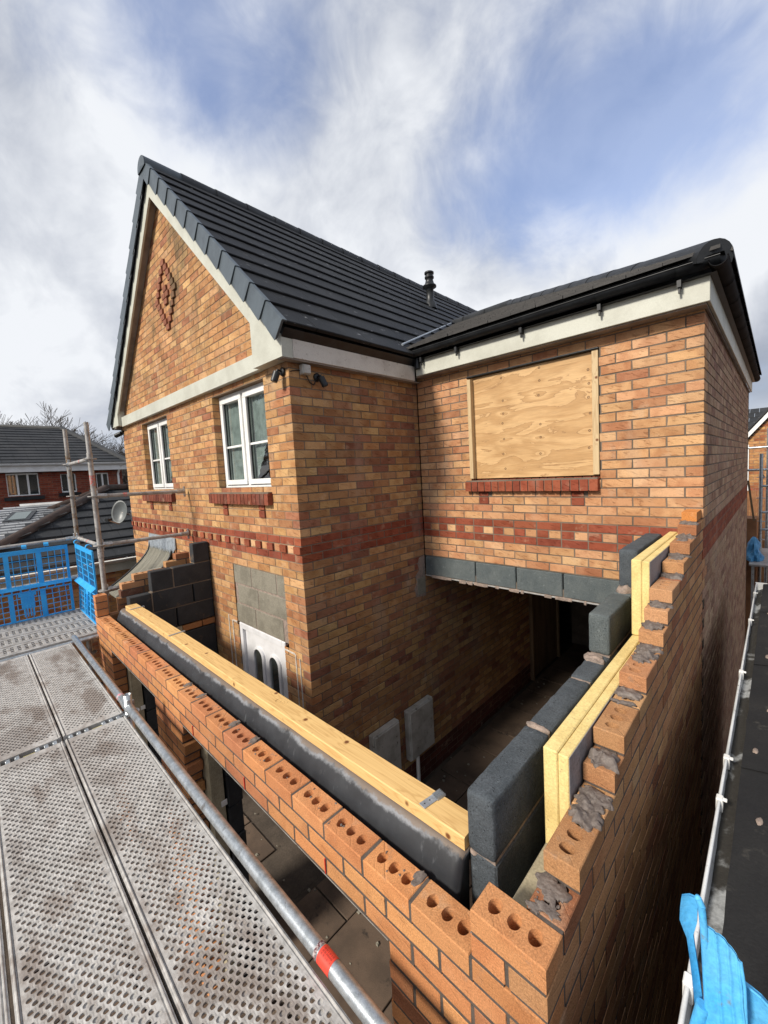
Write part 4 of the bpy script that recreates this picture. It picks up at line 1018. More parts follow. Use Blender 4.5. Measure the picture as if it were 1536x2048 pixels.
# ================================================================== inner leaves of block
def block_obj(parent, mat, x0, x1, y0, y1, z0, z1, c=.008, rough=.0015, sub=0):
    m = MB(); m.cbox(x0, x1, y0, y1, z0, z1, c, rough=rough); o = m.build('block', mat, parent)
    return o
rb = thing('block_wall', 'dark blue grey block inner wall stepping up behind yellow insulation', 'block wall', (-.31, 1.2, GZ))
X0, X1 = -.36, -.257
def rough_block(parent, mat, x0, x1, y0, y1, z0, z1, seed):
    """block seen close up: sawn faces, worn rounded arrises and a coarse top"""
    m = MB(); nx, ny, nz = 6, 18, 10
    c = Vector(((x0 + x1) / 2, (y0 + y1) / 2, (z0 + z1) / 2)); h = Vector(((x1 - x0) / 2, (y1 - y0) / 2, (z1 - z0) / 2)); rr = .016
    def P(a, b, d):
        p = Vector((a * h.x, b * h.y, d * h.z)); q = Vector((max(-h.x + rr, min(h.x - rr, p.x)), max(-h.y + rr, min(h.y - rr, p.y)), max(-h.z + rr, min(h.z - rr, p.z))))
        e = p - q
        if e.length > 1e-6: p = q + e.normalized() * rr
        nn = p.normalized()
        p += nn * (.0040 * mnoise.noise((p + c) * 32) + .0022 * mnoise.noise((p + c) * 140) * (1.8 if d > .99 else .6))
        return c + p
    def g(n): return [-1 + 2 * (.5 - .5 * math.cos(math.pi * i / n)) for i in range(n + 1)]
    gx, gy, gz = g(nx), g(ny), g(nz)
    def face(A, B, f):
        vs = [f(a, b) for a in A for b in B]; k = len(B)
        m.add(vs, [(i * k + j, i * k + j + 1, (i + 1) * k + j + 1, (i + 1) * k + j) for i in range(len(A) - 1) for j in range(k - 1)], True)
    for s in (-1, 1):
        face(gx, gy, lambda a, b: P(a, b, s)); face(gx, gz, lambda a, b: P(a, s, b)); face(gy, gz, lambda a, b: P(s, a, b))
    return m.build('block', mat, parent)
rough_block(rb, M['block'], X0, X1, .205, .648, -.745, -.530, 1)
rough_block(rb, M['block'], X0, X1, .664, 1.135, -.748, -.530, 2)
rough_block(rb, M['block'], X0 - .003, X1 - .003, 1.150, 1.60, -.748, -.529, 3)
rough_block(rb, M['block_lintel'], X0 - .01, X1 - .004, 1.445, 1.885, -.522, -.300, 4)
rough_block(rb, M['block_lintel'], X0 - .008, X1 - .004, 1.895, 2.45, -.522, -.302, 5)
rough_block(rb, M['block'], X0 + .005, X1 + .01, 1.985, 2.43, -.292, -.040, 6)
rough_block(rb, M['block'], X0 + .005, X1 + .01, 2.44, 2.72, -.292, -.041, 7)
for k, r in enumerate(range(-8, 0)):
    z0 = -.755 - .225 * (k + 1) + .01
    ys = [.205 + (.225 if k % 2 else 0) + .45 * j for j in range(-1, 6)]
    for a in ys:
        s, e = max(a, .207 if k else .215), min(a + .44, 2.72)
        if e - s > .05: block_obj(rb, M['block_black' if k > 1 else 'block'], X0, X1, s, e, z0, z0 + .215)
mj = MB()
for k in range(9):
    z0 = -.757 - .225 * k; mj.box(X0 + .006, X1 - .006, .22, 2.71, z0 - .001, z0 + .0115)
mj.box(X0 + .006, X1 - .006, .650, .663, -.74, -.537); mj.box(X0 + .006, X1 - .006, 1.137, 1.149, -.74, -.537)
mj.box(X0 + .002, X1 - .006, 1.45, 2.71, -.531, -.521); mj.box(X0 + .008, X1 - .006, 2.0, 2.71, -.302, -.29)
mj.build('mortar_joint', M['mortar_pink'], rb, kind='stuff')
for i, (x, y, z, rx, ry, rz) in enumerate([(-.33, 1.40, -.529, .05, .05, .015), (-.30, 1.37, -.529, .035, .03, .012), (-.31, 1.955, -.300, .045, .05, .035), (-.30, .655, -.532, .045, .012, .008), (-.33, .66, -.532, .03, .014, .008), (-.345, .24, -.757, .02, .03, .012)]):
    dab((x, y, z), rx, ry, rz, i + 70).build('mortar', M['mortar_pink'], rb)
lb = thing('block_wall', 'black painted block inner wall stepping up to the house behind the timber plate', 'block wall', (-4.55, .7, GZ))
BX0, BX1 = -4.605, -4.50
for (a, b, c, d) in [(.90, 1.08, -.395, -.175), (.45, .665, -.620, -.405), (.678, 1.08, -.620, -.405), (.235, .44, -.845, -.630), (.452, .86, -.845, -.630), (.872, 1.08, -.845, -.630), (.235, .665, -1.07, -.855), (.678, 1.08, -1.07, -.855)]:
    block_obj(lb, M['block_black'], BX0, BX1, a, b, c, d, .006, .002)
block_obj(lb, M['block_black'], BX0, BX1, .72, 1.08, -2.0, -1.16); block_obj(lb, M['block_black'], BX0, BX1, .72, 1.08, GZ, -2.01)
for a, b in ((.72, .93), (.94, 1.08)):
    simple('brick', M['nbrick_j'], lb, [(BX0, BX1 - .004, a, b, -1.148, -1.082)])
o = [c for c in lb.children if c.name.startswith('brick')]
for q in o:
    q.data.materials[0] = M['nbrick_o']; q.color = (.36, .17, .07, .4)
simple('packing_board', M['dirty_foam'], lb, [(BX0 + .01, BX1 - .004, .58, .715, -2.2, -1.08)])
mm = MB()
mm.box(BX0 + .006, BX1 - .005, .24, 1.078, -.858, -.843); mm.box(BX0 + .006, BX1 - .005, .455, 1.078, -.633, -.618); mm.box(BX0 + .006, BX1 - .005, .905, 1.078, -.408, -.393); mm.box(BX0 + .006, BX1 - .005, .44, .453, -.84, -.63); mm.box(BX0 + .006, BX1 - .005, .665, .678, -.62, -.41)
mm.build('mortar_joint', M['mortar_dark'], lb, kind='stuff')

for i, (x0, x1, lab) in enumerate([(-4.62, -4.20, 'black block pier with yellow foam edge seen through the far left opening'), (-2.95, -2.36, 'black block pier with yellow foam edge behind the middle brick pier')]):
    pt = thing('block_pier', lab, 'block pier', ((x0 + x1) / 2, .25, GZ), 'black block piers behind the front wall')
    for k in range(9):
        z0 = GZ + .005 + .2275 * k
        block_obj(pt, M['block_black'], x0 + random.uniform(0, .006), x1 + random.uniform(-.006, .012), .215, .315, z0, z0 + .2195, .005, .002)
    simple('foam_strip', M['dirty_foam'], pt, [(x0 + .03, x1 - .012, .112, .20, GZ + .01, -1.07)], .003)
    simple('packer', M['white'], pt, [(x1 - .010, x1 - .002, .17, .21, -1.7, -1.66)], .002)

# insulation boards, lintel, timber
def board(lab, y0, y1, z0, z1):
    t = thing('insulation_board', lab, 'insulation board', (-.155, (y0 + y1) / 2, z0), 'yellow insulation boards in the cavity')
    simple('foam_core', M['foam'], t, [(-.2, -.150, y0, y1, z0, z1)], .004); simple('foam_core', M['foam'], t, [(-.1495, -.1135, y0 + .004, y1 - .004, z0 + .001, z1 - .006)], .003)
    simple('foil_face', M['foil'], t, [(-.113, -.1105, y0 + .006, y1 - .004, z0 + .001, z1 - .007)], .0005)
board('lower yellow insulation board lying full length between black blocks and the near bricks', .455, 1.652, -.90, -.45)
board('upper yellow insulation board standing on top of the lower board near the house', 1.635, 2.715, -.446, -.020)
db = thing('dirty_insulation_board', 'mortar splashed pale foam board down in the cavity beside the corner brick', 'insulation board', (-.15, .3, -1.0))
simple('foam_core', M['dirty_foam'], db, [(-.195, -.115, .112, .450, -1.2, -.80)], .004)
li = thing('steel_lintel', 'long lintel covered in black damp proof sheet between bricks and timber plate', 'lintel', (-2.4, .17, -1.0))
prof = [(.108, -1.045), (.116, -.95), (.128, -.88), (.145, -.825), (.162, -.788), (.178, -.764), (.190, -.752), (.300, -.7510), (.300, -.80), (.215, -.80), (.205, -1.045)]
m = MB(); nX = 120; xs = [-4.62 + (4.258) * i / nX for i in range(nX + 1)]; vs = []
for x in xs:
    for k, (a, b) in enumerate(prof):
        w = .0035 * mnoise.noise(Vector((x * 3.1, k * .6, 1.))) + .0018 * mnoise.noise(Vector((x * 11, k * .9, 4.))) if 0 < k < 7 else 0
        vs.append((x, a + w, b + w * .6))
k = len(prof); m.add(vs, [(i * k + j, i * k + (j + 1) % k, (i + 1) * k + (j + 1) % k, (i + 1) * k + j) for i in range(nX) for j in range(k)] + [tuple(range(k - 1, -1, -1)), tuple(range(nX * k, nX * k + k))], True)
m.build('damp_proof_sheet', M['dpc'], li)
kn = [(-3.35, .19, -.72), (-2.6, .25, -.70), (-2.05, .195, -.725), (-1.35, .24, -.70), (-1.05, .26, -.70), (-.62, .20, -.72), (-3.9, .26, -.70), (-1.7, .28, -.70), (-.43, .195, -.735), (-2.9, .22, -.70)]
M['timber'] = wood_mat('sawn_pine', (.68, .45, .185), (.44, .245, .08), 'x', kn)
tp = MB(); nX = 60; vs = []
pf = [(.195, -.747), (.195, -.704), (.199, -.700), (.293, -.700), (.297, -.704), (.297, -.747)]
for i in range(nX + 1):
    x = -4.50 + 4.138 * i / nX; dy = .004 * math.sin(x * 1.3) + .0015 * mnoise.noise(Vector((x * 6, 0, 0)))
    vs += [(x, a + dy, b) for a, b in pf]
k = 6; tp.add(vs, [(i * k + j, i * k + (j + 1) % k, (i + 1) * k + (j + 1) % k, (i + 1) * k + j) for i in range(nX) for j in range(k)] + [tuple(range(k - 1, -1, -1)), tuple(range(nX * k, nX * k + k))])
tag(tp.build('timber_plate', M['timber'], loc=(-2.45, .246, -.747)), 'long pale sawn timber wall plate lying on the black covered lintel', 'timber')
# faint stamp on the timber
st_ = MB()
def squig(pts):
    for (a_, b_), (c_, d_) in zip(pts[:-1], pts[1:]): st_.tube((a_, b_, -.6998), (c_, d_, -.6998), .0012, 5)
sx0, sy0 = -1.62, .246
for k in range(2):
    squig([(sx0 + .012 * math.cos(t) * (1 + .35 * k), sy0 + .014 * math.sin(t) * (1 + .35 * k)) for t in [1.2 + .5 * i for i in range(9)]])
squig([(sx0 + .03 + .014 * math.cos(t), sy0 + .006 + .010 * math.sin(t)) for t in [.4 + .55 * i for i in range(10)]])
squig([(sx0 + .045, sy0 - .004), (sx0 + .058, sy0 + .02), (sx0 + .052, sy0 + .028)]); squig([(sx0 + .062, sy0 + .008), (sx0 + .075, sy0 + .030)])
st_.build('grade_stamp', grimy('faded_ink', (.40, .25, .09), (.58, .38, .16), 60., lo=.3, hi=.6, bump=0, rough=.7), bpy.data.objects['timber_plate'])
for (x, lab, wdt, ang) in [(-4.30, 'thin metal strap across the far left end of the timber plate', .022, 0.1), (-3.20, 'metal strap across the middle of the timber plate', .022, .08)]:
    t = thing('metal_strap', lab, 'strap', (x, .24, -.699), 'straps over the timber plate')
    m = MB(); m.box(x - wdt / 2, x + wdt / 2, .188, .315, -.6985, -.6965); m.box(x - wdt / 2, x + wdt / 2, .315, .317, -.74, -.6965); m.build('strap', M['strap'], t)
    t.rotation_euler = (0, 0, ang)
cl = thing('metal_cleat', 'short bright galvanised cleat resting near the right end of the timber plate', 'cleat', (-.545, .245, -.699))
m = MB(); m.cbox(-.560, -.528, .200, .262, -.699, -.6965, .0008); m.build('plate', M['strap'], cl)
m = MB()
for i in range(5):
    x = -.5600 + i * .0073; m.prism([(x, .262, -.699), (x + .0036, .262, -.690), (x + .0073, .262, -.699)], (0, .040, 0))
m.build('corrugation', M['strap'], cl)
m = MB()
for y in (.215, .240): m.tube((-.545, y, -.6964), (-.545, y, -.6959), .003, 8)
m.build('nail_hole', M['ink'], cl); cl.rotation_euler = (0, 0, -.18)

# ================================================================== floor of the extension
floor = MB(); floor.box(XR + .002, -.105, .1, 7.19, GZ + .002, GZ + .03); floor.box(-4.76, XR - .0, .1, YM - .002, GZ + .0021, GZ + .0301)
floor = struct(floor.build('floor', M['soil'], loc=(-2, 1.5, GZ)))
random.seed(5); shapes = {}
for row, (x0, x1) in enumerate([(-2.52, -2.10), (-2.09, -1.49), (-1.48, -.88), (-.87, -.40)]):
    y = .35 + .15 * (row % 2)
    while y < 6.8:
        L = random.choice((.44, .59, .59)); key = (row, L)
        if key not in shapes:
            m = MB(); m.cbox(x0, x1, y, y + L, GZ + .028, GZ + .05, .004); shapes[key] = m.build('paving_slab', M['paver'], floor, loc=((x0 + x1) / 2, y + L / 2, GZ + .028)); o = shapes[key]
        else: o = part_copy(shapes[key], floor, ((x0 + x1) / 2, y + L / 2, GZ + .028 + random.uniform(-.004, .004)))
        o.rotation_euler = (random.uniform(-.008, .008), random.uniform(-.008, .008), random.uniform(-.012, .012)); y += L + .014
for i in range(9):
    x = -4.6 + i * .5 ; 
    for (ya, yb) in ((-.9, -.32), (-.30, .28), (.3, .9)):
        if x > XR - .6 and ya > .2: continue
        m = MB(); m.cbox(x, x + .485, ya, yb, GZ + .028 if ya > 0 else GZ + .004, GZ + .05, .004); m.build('paving_slab', M['paver'], floor)
for i, (p0, p1, w, lab) in enumerate([((-2.2, .20), (-.75, .34), .10, 'long dusty plank lying on the floor inside the right opening'), ((-1.9, .42), (-.95, .50), .14, 'short wide plank on the floor behind the long plank')]):
    a, b = Vector((*p0, GZ + .055)), Vector((*p1, GZ + .055)); d = (b - a).normalized(); s = d.cross(Vector((0, 0, 1))) * (w / 2)
    m = MB(); m.prism([a - s, a + s, a + s + Vector((0, 0, .03)), a - s + Vector((0, 0, .03))], b - a); tag(m.build('plank', M['plank'], loc=(a + b) / 2), lab, 'plank', 'planks on the extension floor')
cb = MB(); pts = [Vector((-1.62 + .28 * t, .12 + .20 * math.sin(t * 3.0), GZ + .075 + .10 * math.sin(t * 3.1))) for t in [i / 12 for i in range(13)]]
cb.pipe(pts, .012, 8); tag(cb.build('cable', M['meter'], loc=pts[0]), 'pale looped cable lying beside the planks below the front wall', 'cable')
pv = thing('ply_panel', 'tall dark boarding standing against the dim brick wall under the house', 'board', (XR, 4.6, GZ))
simple('sheet', M['ply_dark'], pv, [(XR + .004, XR + .022, 5.33, 6.45, GZ + .05, -.72)]); simple('stud', M['ply_dark'], pv, [(XR + .0225, XR + .065, 5.33, 5.38, GZ + .05, -.72)]); simple('stud', M['ply_dark'], pv, [(XR + .0225, XR + .065, 6.40, 6.45, GZ + .05, -.72)])
random.seed(31)
for i, (x, y, lab) in enumerate([(-1.9, 2.0, 'short dusty timber offcut on the floor in front of the meter boxes'), (-1.3, 4.2, 'timber offcut on the dark floor under the block lintel, before the boarding')]):
    L, a_ = random.uniform(.3, .9), random.uniform(0, 3.1); w = random.uniform(.02, .05)
    a, b = Vector((x, y, GZ + .052)), Vector((x + L * math.cos(a_) * .5, y + L * math.sin(a_), GZ + .056)); d = (b - a).normalized(); q_ = d.cross(Vector((0, 0, 1))) * w
    m = MB(); m.prism([a - q_, a + q_, a + q_ + Vector((0, 0, .022)), a - q_ + Vector((0, 0, .022))], b - a); tag(m.build('offcut', M['plank'], loc=(a + b) / 2), lab, 'offcut', 'timber offcuts on the extension floor')
gr = MB()
for i in range(260):
    x, y = random.uniform(-4.4, -.45), random.uniform(.2, 6.); z = GZ + .049
    if x < XR + .05 and y > YM - .1: continue
    q = random.choice((.004, .006, .009, .014)); gr.cbox(x - q, x + q, y - q * .7, y + q * .7, z, z + q, q * .25, rough=q * .25)
q = tag(gr.build('rubble_crumbs', M['block_grey'], loc=(-2, 2, GZ + .05)), 'small crumbs of mortar and brick scattered over the extension floor', 'rubble'); q['kind'] = 'stuff'
rub = MB(); random.seed(9)
for i in range(60):
    x, y = random.gauss(-1.55, .22), random.gauss(5.4, .35); z = GZ + .05 + max(0, .5 - 1.1 * math.hypot(x + 1.55, (y - 5.4) * .7)) * random.random(); s = random.uniform(.03, .11); rub.cbox(x - s, x + s, y - s * .6, y + s * .6, z, z + s, .008, rough=.012)
q = tag(rub.build('rubble', M['block_grey'], loc=(-1.55, 5.4, GZ + .05)), 'heap of broken rubble at the dark back of the garage', 'rubble'); q['kind'] = 'stuff'

# ================================================================== scaffold
random.seed(33)
ZD = -1.0
def deck_panel(L, W=.318):
    """perforated steel plank, real holes with rolled rims"""
    m = MB(); V = []; F = []
    px, py, r = .021, .0252, .0081
    ang = [math.atan2(py / 2, px / 2)]
    per = []
    for sx_, sy_ in ((1, 1), (-1, 1), (-1, -1), (1, -1)): per.append((sx_ * px / 2, sy_ * py / 2))
    pts = [per[0], (px / 6, py / 2), (-px / 6, py / 2), per[1], (-px / 2, py / 6), (-px / 2, -py / 6), per[2], (-px / 6, -py / 2), (px / 6, -py / 2), per[3], (px / 2, -py / 6), (px / 2, py / 6)]
    n = 12; rings = []
    for (a, b) in pts: t = math.atan2(b, a); rings.append((math.cos(t), math.sin(t)))
    y_lo, y_hi = -5.5 * py, 5.5 * py
    x0, x1 = -L / 2 + .055, L / 2 - .055; rows = int((x1 - x0) / px); x1 = x0 + rows * px
    for i in range(rows):
        cx = x0 + (i + .5) * px; nh = 11 if i % 2 == 0 else 10
        if i % 2:
            for s in (-1, 1):
                a, b = (y_lo, y_lo + py / 2) if s < 0 else (y_hi - py / 2, y_hi); o = len(V)
                V += [(cx - px / 2, a, 0), (cx + px / 2, a, 0), (cx + px / 2, b, 0), (cx - px / 2, b, 0)]; F.append((o, o + 1, o + 2, o + 3))
        for k in range(nh):
            cy = (k - (nh - 1) / 2) * py; o = len(V); j = 1 + random.uniform(-.05, .05)
            V += [(cx + a, cy + b, 0) for a, b in pts] + [(cx + c * r * 1.10, cy + s * r * 1.10, .0008) for c, s in rings] + [(cx + c * r * j, cy + s * r * j, .0007) for c, s in rings] + [(cx + c * r * .96, cy + s * r * .96, -.007) for c, s in rings]
            for q in range(3):
                for t in range(n): F.append((o + q * n + t, o + q * n + (t + 1) % n, o + (q + 1) * n + (t + 1) % n, o + (q + 1) * n + t))
            if random.random() < .16:
                o2 = len(V); V += [(cx + c * r * .97, cy + s * r * .97, -.0045) for c, s in rings]; F.append(tuple(range(o2, o2 + n)))
    m.add(V, F)
    h = W / 2
    for s in (-1, 1):
        yy = [5.5 * py, h - .0165, h - .0140, h - .0115, h - .009, h - .0065, h - .004, h - .001, h, h]; zz = [0, 0, -.004, -.004, .005, .005, .001, .001, -.003, -.06]
        for (ya, za), (yb, zb) in zip(zip(yy[:-1], zz[:-1]), zip(yy[1:], zz[1:])):
            m.add([(-L / 2, s * ya, za), (L / 2, s * ya, za), (L / 2, s * yb, zb), (-L / 2, s * yb, zb)], [(0, 1, 2, 3)])
        a = x0 if s < 0 else x1
        m.add([(s * L / 2, y_lo, 0), (a, y_lo, 0), (a, y_hi, 0), (s * L / 2, y_hi, 0)], [(0, 1, 2, 3)])
        m.add([(s * L / 2, -h, 0), (s * L / 2, h, 0), (s * L / 2, h, -.06), (s * L / 2, -h, -.06)], [(0, 1, 2, 3)])
    return m
def deck(name, label, L, cx, cy, proto=None):
    t = thing(name, label, 'scaffold deck', (cx, cy, ZD), 'perforated steel scaffold decks')
    if proto is None:
        m = deck_panel(L); ORGs = ORG[t.name]; m.v = [(v[0] + cx, v[1] + cy, v[2] + ZD) for v in m.v]; p = m.build('perforated_panel', M['deck'], t)
        for s in (-1, 1):
            for k, yy in enumerate((-.125, -.085, -.045, .045, .085, .125)):
                hk = MB(); hk.cbox(cx + s * (L / 2 + .001), cx + s * (L / 2 + .027), cy + yy - .012, cy + yy + .012, ZD - .035, ZD - .004, .004); hk.build('end_hook', M['galv'], t)
        lb_ = MB(); lb_.box(cx + L / 2 - .02 if False else cx - L / 2 - .012, cx - L / 2 - .002, cy - .02, cy + .03, ZD - .02, ZD - .0035); lb_.build('yellow_tag', M['yellow'], t)
    else:
        for ch in proto.children: part_copy(ch, t, Vector((cx, cy, ZD)) + ch.location)
    return t
M['yellow'] = grimy('faded_yellow_tag', (.55, .48, .14), (.40, .36, .13), 30., bump=0, rough=.6)
L1, L2 = 2.50, 1.90
c1 = -2.775 + L1 / 2; c2 = -2.835 - L2 / 2
d1 = deck('scaffold_deck', 'near steel deck beside the long inner tube, closest to the new wall', L1, c1, -.395)
deck('scaffold_deck', 'near muddy steel deck one further from the brick wall', L1, c1, -.722, d1)
deck('scaffold_deck', 'near steel deck at the bottom left edge of the photo', L1, c1, -1.049, d1)
d2 = deck('scaffold_deck', 'farther steel deck beside the inner tube, beyond the joint with the yellow tag', L2, c2, -.395)
deck('scaffold_deck', 'farther steel deck with a dark muddy patch, next to the blue guards', L2, c2, -.722, d2)
deck('scaffold_deck', 'farther steel deck at the left edge of the photo', L2, c2, -1.049, d2)
ends = []
for i, xc in enumerate((-5.02, -5.345, -5.67, -5.99)):
    t = thing('slotted_deck', ['slotted steel plank running across, next to the perforated decks', 'second slotted steel plank from the perforated decks', 'third slotted steel plank from the perforated decks', 'slotted steel plank along the foot of the blue guards'][i], 'scaffold deck', (xc, -.9, ZD), 'slotted steel planks at the scaffold end')
    m = MB(); y0, y1 = -2.3, .12; w = .155
    for s in (-1, 1): m.box(xc + s * .125 - .03, xc + s * .125 + .03, y0, y1, ZD - .05, ZD)
    y = y0
    while y < y1 - .05:
        m.cbox(xc - .095, xc + .095, y, y + .030, ZD - .012, ZD - .001, .004)
        for k in range(3): m.box(xc - .07 + k * .06, xc - .045 + k * .06, y + .030, y + .052, ZD - .010, ZD - .003)
        y += .052
    m.box(xc - .095, xc + .095, y0, y1, ZD - .05, ZD - .045)
    m.build('plank', M['galv_dirty'], t)
def rosette(m, c, r=.060):
    x, y, z = c; n = 24
    for i in range(8):
        a0, a1 = 2 * math.pi * (i + .18) / 8, 2 * math.pi * (i + .82) / 8; b0, b1 = 2 * math.pi * i / 8, 2 * math.pi * (i + 1) / 8
    def ring(r0, r1, a, b, k=4):
        vs = []
        for h in (-.005, .005):
            for rr in (r0, r1):
                for i in range(k + 1): t = a + (b - a) * i / k; vs.append((x + rr * math.cos(t), y + rr * math.sin(t), z + h))
        q = k + 1
        m.add(vs, [(i, i + 1, q + i + 1, q + i) for i in range(k)] + [(2 * q + i, 2 * q + i + 1, 3 * q + i + 1, 3 * q + i) for i in range(k)] + [(q + i, q + i + 1, 3 * q + i + 1, 3 * q + i) for i in range(k)] + [(i, i + 1, 2 * q + i + 1, 2 * q + i) for i in range(k)] + [(0, q, 3 * q, 2 * q), (k, q + k, 3 * q + k, 2 * q + k)])
    ring(.024, .034, 0, 2 * math.pi, 24); ring(r - .010, r, 0, 2 * math.pi, 24)
    for i in range(8): t = 2 * math.pi * i / 8; ring(.033, r - .009, t - .16, t + .16, 2)
def coupler(m, c, d):
    """wedge head where a ledger meets its rosette"""
    c = Vector(c); d = Vector(d).normalized(); m.tube(c - d * .0, c + d * .09, .029, 12, .026); u = Vector((0, 0, 1)); m.cbox(c.x - .006, c.x + .006, c.y - .012, c.y + .012, c.z - .07, c.z + .06, .003)
YT = -.205
t = thing('scaffold_ledger', 'long galvanised tube with an orange red sticker running beside the deck edge', 'scaffold tube', (-1.3, YT, ZD + .03))
m = MB(); m.tube((-2.77, YT, ZD + .03), (-.10, YT, ZD + .03), .0242, 24); m.build('tube', M['galv'], t)
m = MB(); sxp = at(655, 1900, 'y', YT).x
m.tube((sxp - .030, YT, ZD + .03), (sxp + .030, YT, ZD + .03), .0249, 24, caps=False); st = m.build('sticker', M['red_tape'], t)
m = MB(); random.seed(4)
for i in range(15):
    for k in range(3):
        a = 1.9 - k * .34; x = sxp - .020 + i * .003
        if random.random() < .75: m.tube((x, YT + .0248 * math.cos(a), ZD + .03 + .0248 * math.sin(a)), (x, YT + .0248 * math.cos(a + .2), ZD + .03 + .0248 * math.sin(a + .2)), .0006, 4)
m.build('small_print', M['ink'], st)
m = MB(); m.tube((sxp - .048, YT, ZD + .03), (sxp - .036, YT, ZD + .03), .0250, 20, caps=False); m.build('torn_tape', grimy('torn_tape', (.10, .02, .03), (.45, .40, .38), 160., lo=.42, hi=.58, bump=.4, bscale=200., rough=.6), t)
t = thing('scaffold_ledger', 'galvanised tube beside the farther deck with a small pink mark', 'scaffold tube', (-3.8, YT, ZD + .03))
m = MB(); m.tube((-4.80, YT, ZD + .03), (-2.87, YT, ZD + .03), .0242, 20); m.build('tube', M['galv'], t)
m = MB(); m.tube((-3.03, YT, ZD + .03), (-3.0, YT, ZD + .03), .0246, 20, caps=False); m.build('pink_mark', grimy('pink_paint', (.55, .20, .24), (.36, .37, .38), 60., lo=.45, hi=.55, bump=0, rough=.5), t)
t = thing('scaffold_standard', 'short open tube end rising at the deck joint beside the new wall', 'scaffold tube', (-2.82, YT, GZ))
m = MB(); m.lathe((-2.82, YT, 0), [(.0242, GZ), (.0242, ZD + .12), (.0205, ZD + .12), (.0205, ZD + .02)], 24); m.build('tube', M['galv'], t)
m = MB(); rosette(m, (-2.82, YT, ZD - .015), .061); m.build('rosette', M['galv'], t)
m = MB(); m.cbox(-2.83, -2.815, YT + .015, YT + .035, ZD - .05, ZD + .07, .003); coupler(m, (-2.80, YT, ZD + .03), (1, 0, 0)); coupler(m, (-2.84, YT, ZD + .03), (-1, 0, 0)); m.build('wedge', M['galv'], t)
t = thing('scaffold_transom', 'steel transom under the joint between the near and farther decks', 'scaffold tube', (-2.805, -.8, ZD - .04))
m = MB(); m.box(-2.832, -2.778, -2.0, YT - .03, ZD - .075, ZD - .037); m.build('transom', M['galv_dirty'], t)
t = thing('scaffold_standard', 'dull tube with a ring standing under the end plank beside the far pier', 'scaffold tube', (-4.93, -.07, GZ))
m = MB(); m.tube((-4.93, -.07, GZ), (-4.93, -.07, ZD - .075), .0242, 18); m.build('tube', M['galv'], t)
m = MB(); rosette(m, (-4.93, -.07, ZD - .22), .061); m.build('rosette', M['galv'], t)
t = thing('scaffold_transom', 'tube carrying the ends of the farther decks towards the far pier', 'scaffold tube', (-4.82, -.6, ZD - .035))
m = MB(); m.tube((-4.83, -2.0, ZD - .035), (-4.83, .03, ZD - .035), .0242, 16); m.build('tube', M['galv'], t)

XBs, YBs, XAs, YAs = -5.0, .13, -6.17, .115
sB = thing('scaffold_standard', 'tall scaffold pole nearer the house with a red scuffed patch', 'scaffold pole', (XBs, YBs, GZ), 'tall poles at the scaffold end')
m = MB(); m.tube((XBs, YBs, GZ), (XBs, YBs, .86), .0242, 18); m.tube((XBs, YBs, .86), (XBs, YBs, 1.225), .0190 + .003, 18); m.tube((XBs, YBs, .83), (XBs, YBs, .90), .027, 18); m.tube((XBs, YBs, -.24), (XBs, YBs, -.13), .0275, 18); m.build('tube', M['galv_dirty'], sB)
for z in (.835, .435, -.10, -.60):
    m = MB(); rosette(m, (XBs, YBs, z)); m.build('rosette', M['galv_dirty'], sB)
m = MB(); m.tube((XBs, YBs, .55), (XBs, YBs, .66), .0247, 18, caps=False); m.build('red_scuff', grimy('red_scuff', (.50, .12, .10), (.30, .285, .265), 60., lo=.4, hi=.6, bump=.1, rough=.6), sB)
sA = thing('scaffold_standard', 'tall rusty scaffold pole left of the galvanised pole', 'scaffold pole', (XAs, YAs, GZ), 'tall poles at the scaffold end')
m = MB(); m.tube((XAs, YAs, GZ), (XAs, YAs, .98), .0242, 18); m.build('tube', M['rusty'], sA); m = MB(); m.tube((XAs, YAs, .96), (XAs, YAs, 1.275), .022, 18); m.build('spigot', M['galv_dirty'], sA)
for z in (.835, .435, -.10, -.60):
    m = MB(); rosette(m, (XAs, YAs, z)); m.build('rosette', M['galv_dirty'], sA)
def rail(label, p0, p1, mark=None):
    t = thing('scaffold_rail', label, 'scaffold tube', (Vector(p0) + Vector(p1)) / 2)
    m = MB(); d = (Vector(p1) - Vector(p0)).normalized(); m.tube(Vector(p0) + d * .03, Vector(p1) - d * .03, .0205, 16); m.build('tube', M['galv_dirty'], t)
    for c_, d_ in ((Vector(p0) + d * .025, d), (Vector(p1) - d * .025, -d)):
        m = MB(); coupler(m, c_, d_); m.build('wedge_head', M['galv'], t)
    if mark is not None:
        q = Vector(p0).lerp(Vector(p1), mark); m = MB(); m.tube(q - d * .02, q + d * .02, .0209, 16, caps=False); m.build('red_band', M['red_band'], t)
M['red_band'] = grimy('red_band', (.55, .13, .11), (.34, .30, .28), 70., lo=.45, hi=.6, bump=0, rough=.6)
rail('upper short scaffold tube linking the two tall poles', (XAs, YAs, .835), (XBs, YBs, .835), .6)
rail('upper long tube running from the tall pole to the house, ending below the windows', (XBs, YBs, .435), (XBs, YM - .02, .425), .30)
rail('middle long tube running from the tall pole to the house at the red brick band', (XBs, YBs, -.10), (XBs, YM - .02, -.105))
rail('low tube leaving the tall pole behind the stepped new bricks', (XBs, YBs, -.60), (XBs, YM - .02, -.60))
rail('guard rail across the end of the scaffold carrying the wide blue guard', (XAs, -2.4, -.13), (XAs, YAs, -.10))
rail('short guard rail between the poles carrying the narrow blue guard', (XAs, YAs, -.10), (XBs, YBs, -.10), .55)
rail('middle guard rail behind the ledge of the wide blue guard', (XAs, -2.4, -.60), (XAs, YAs, -.60))

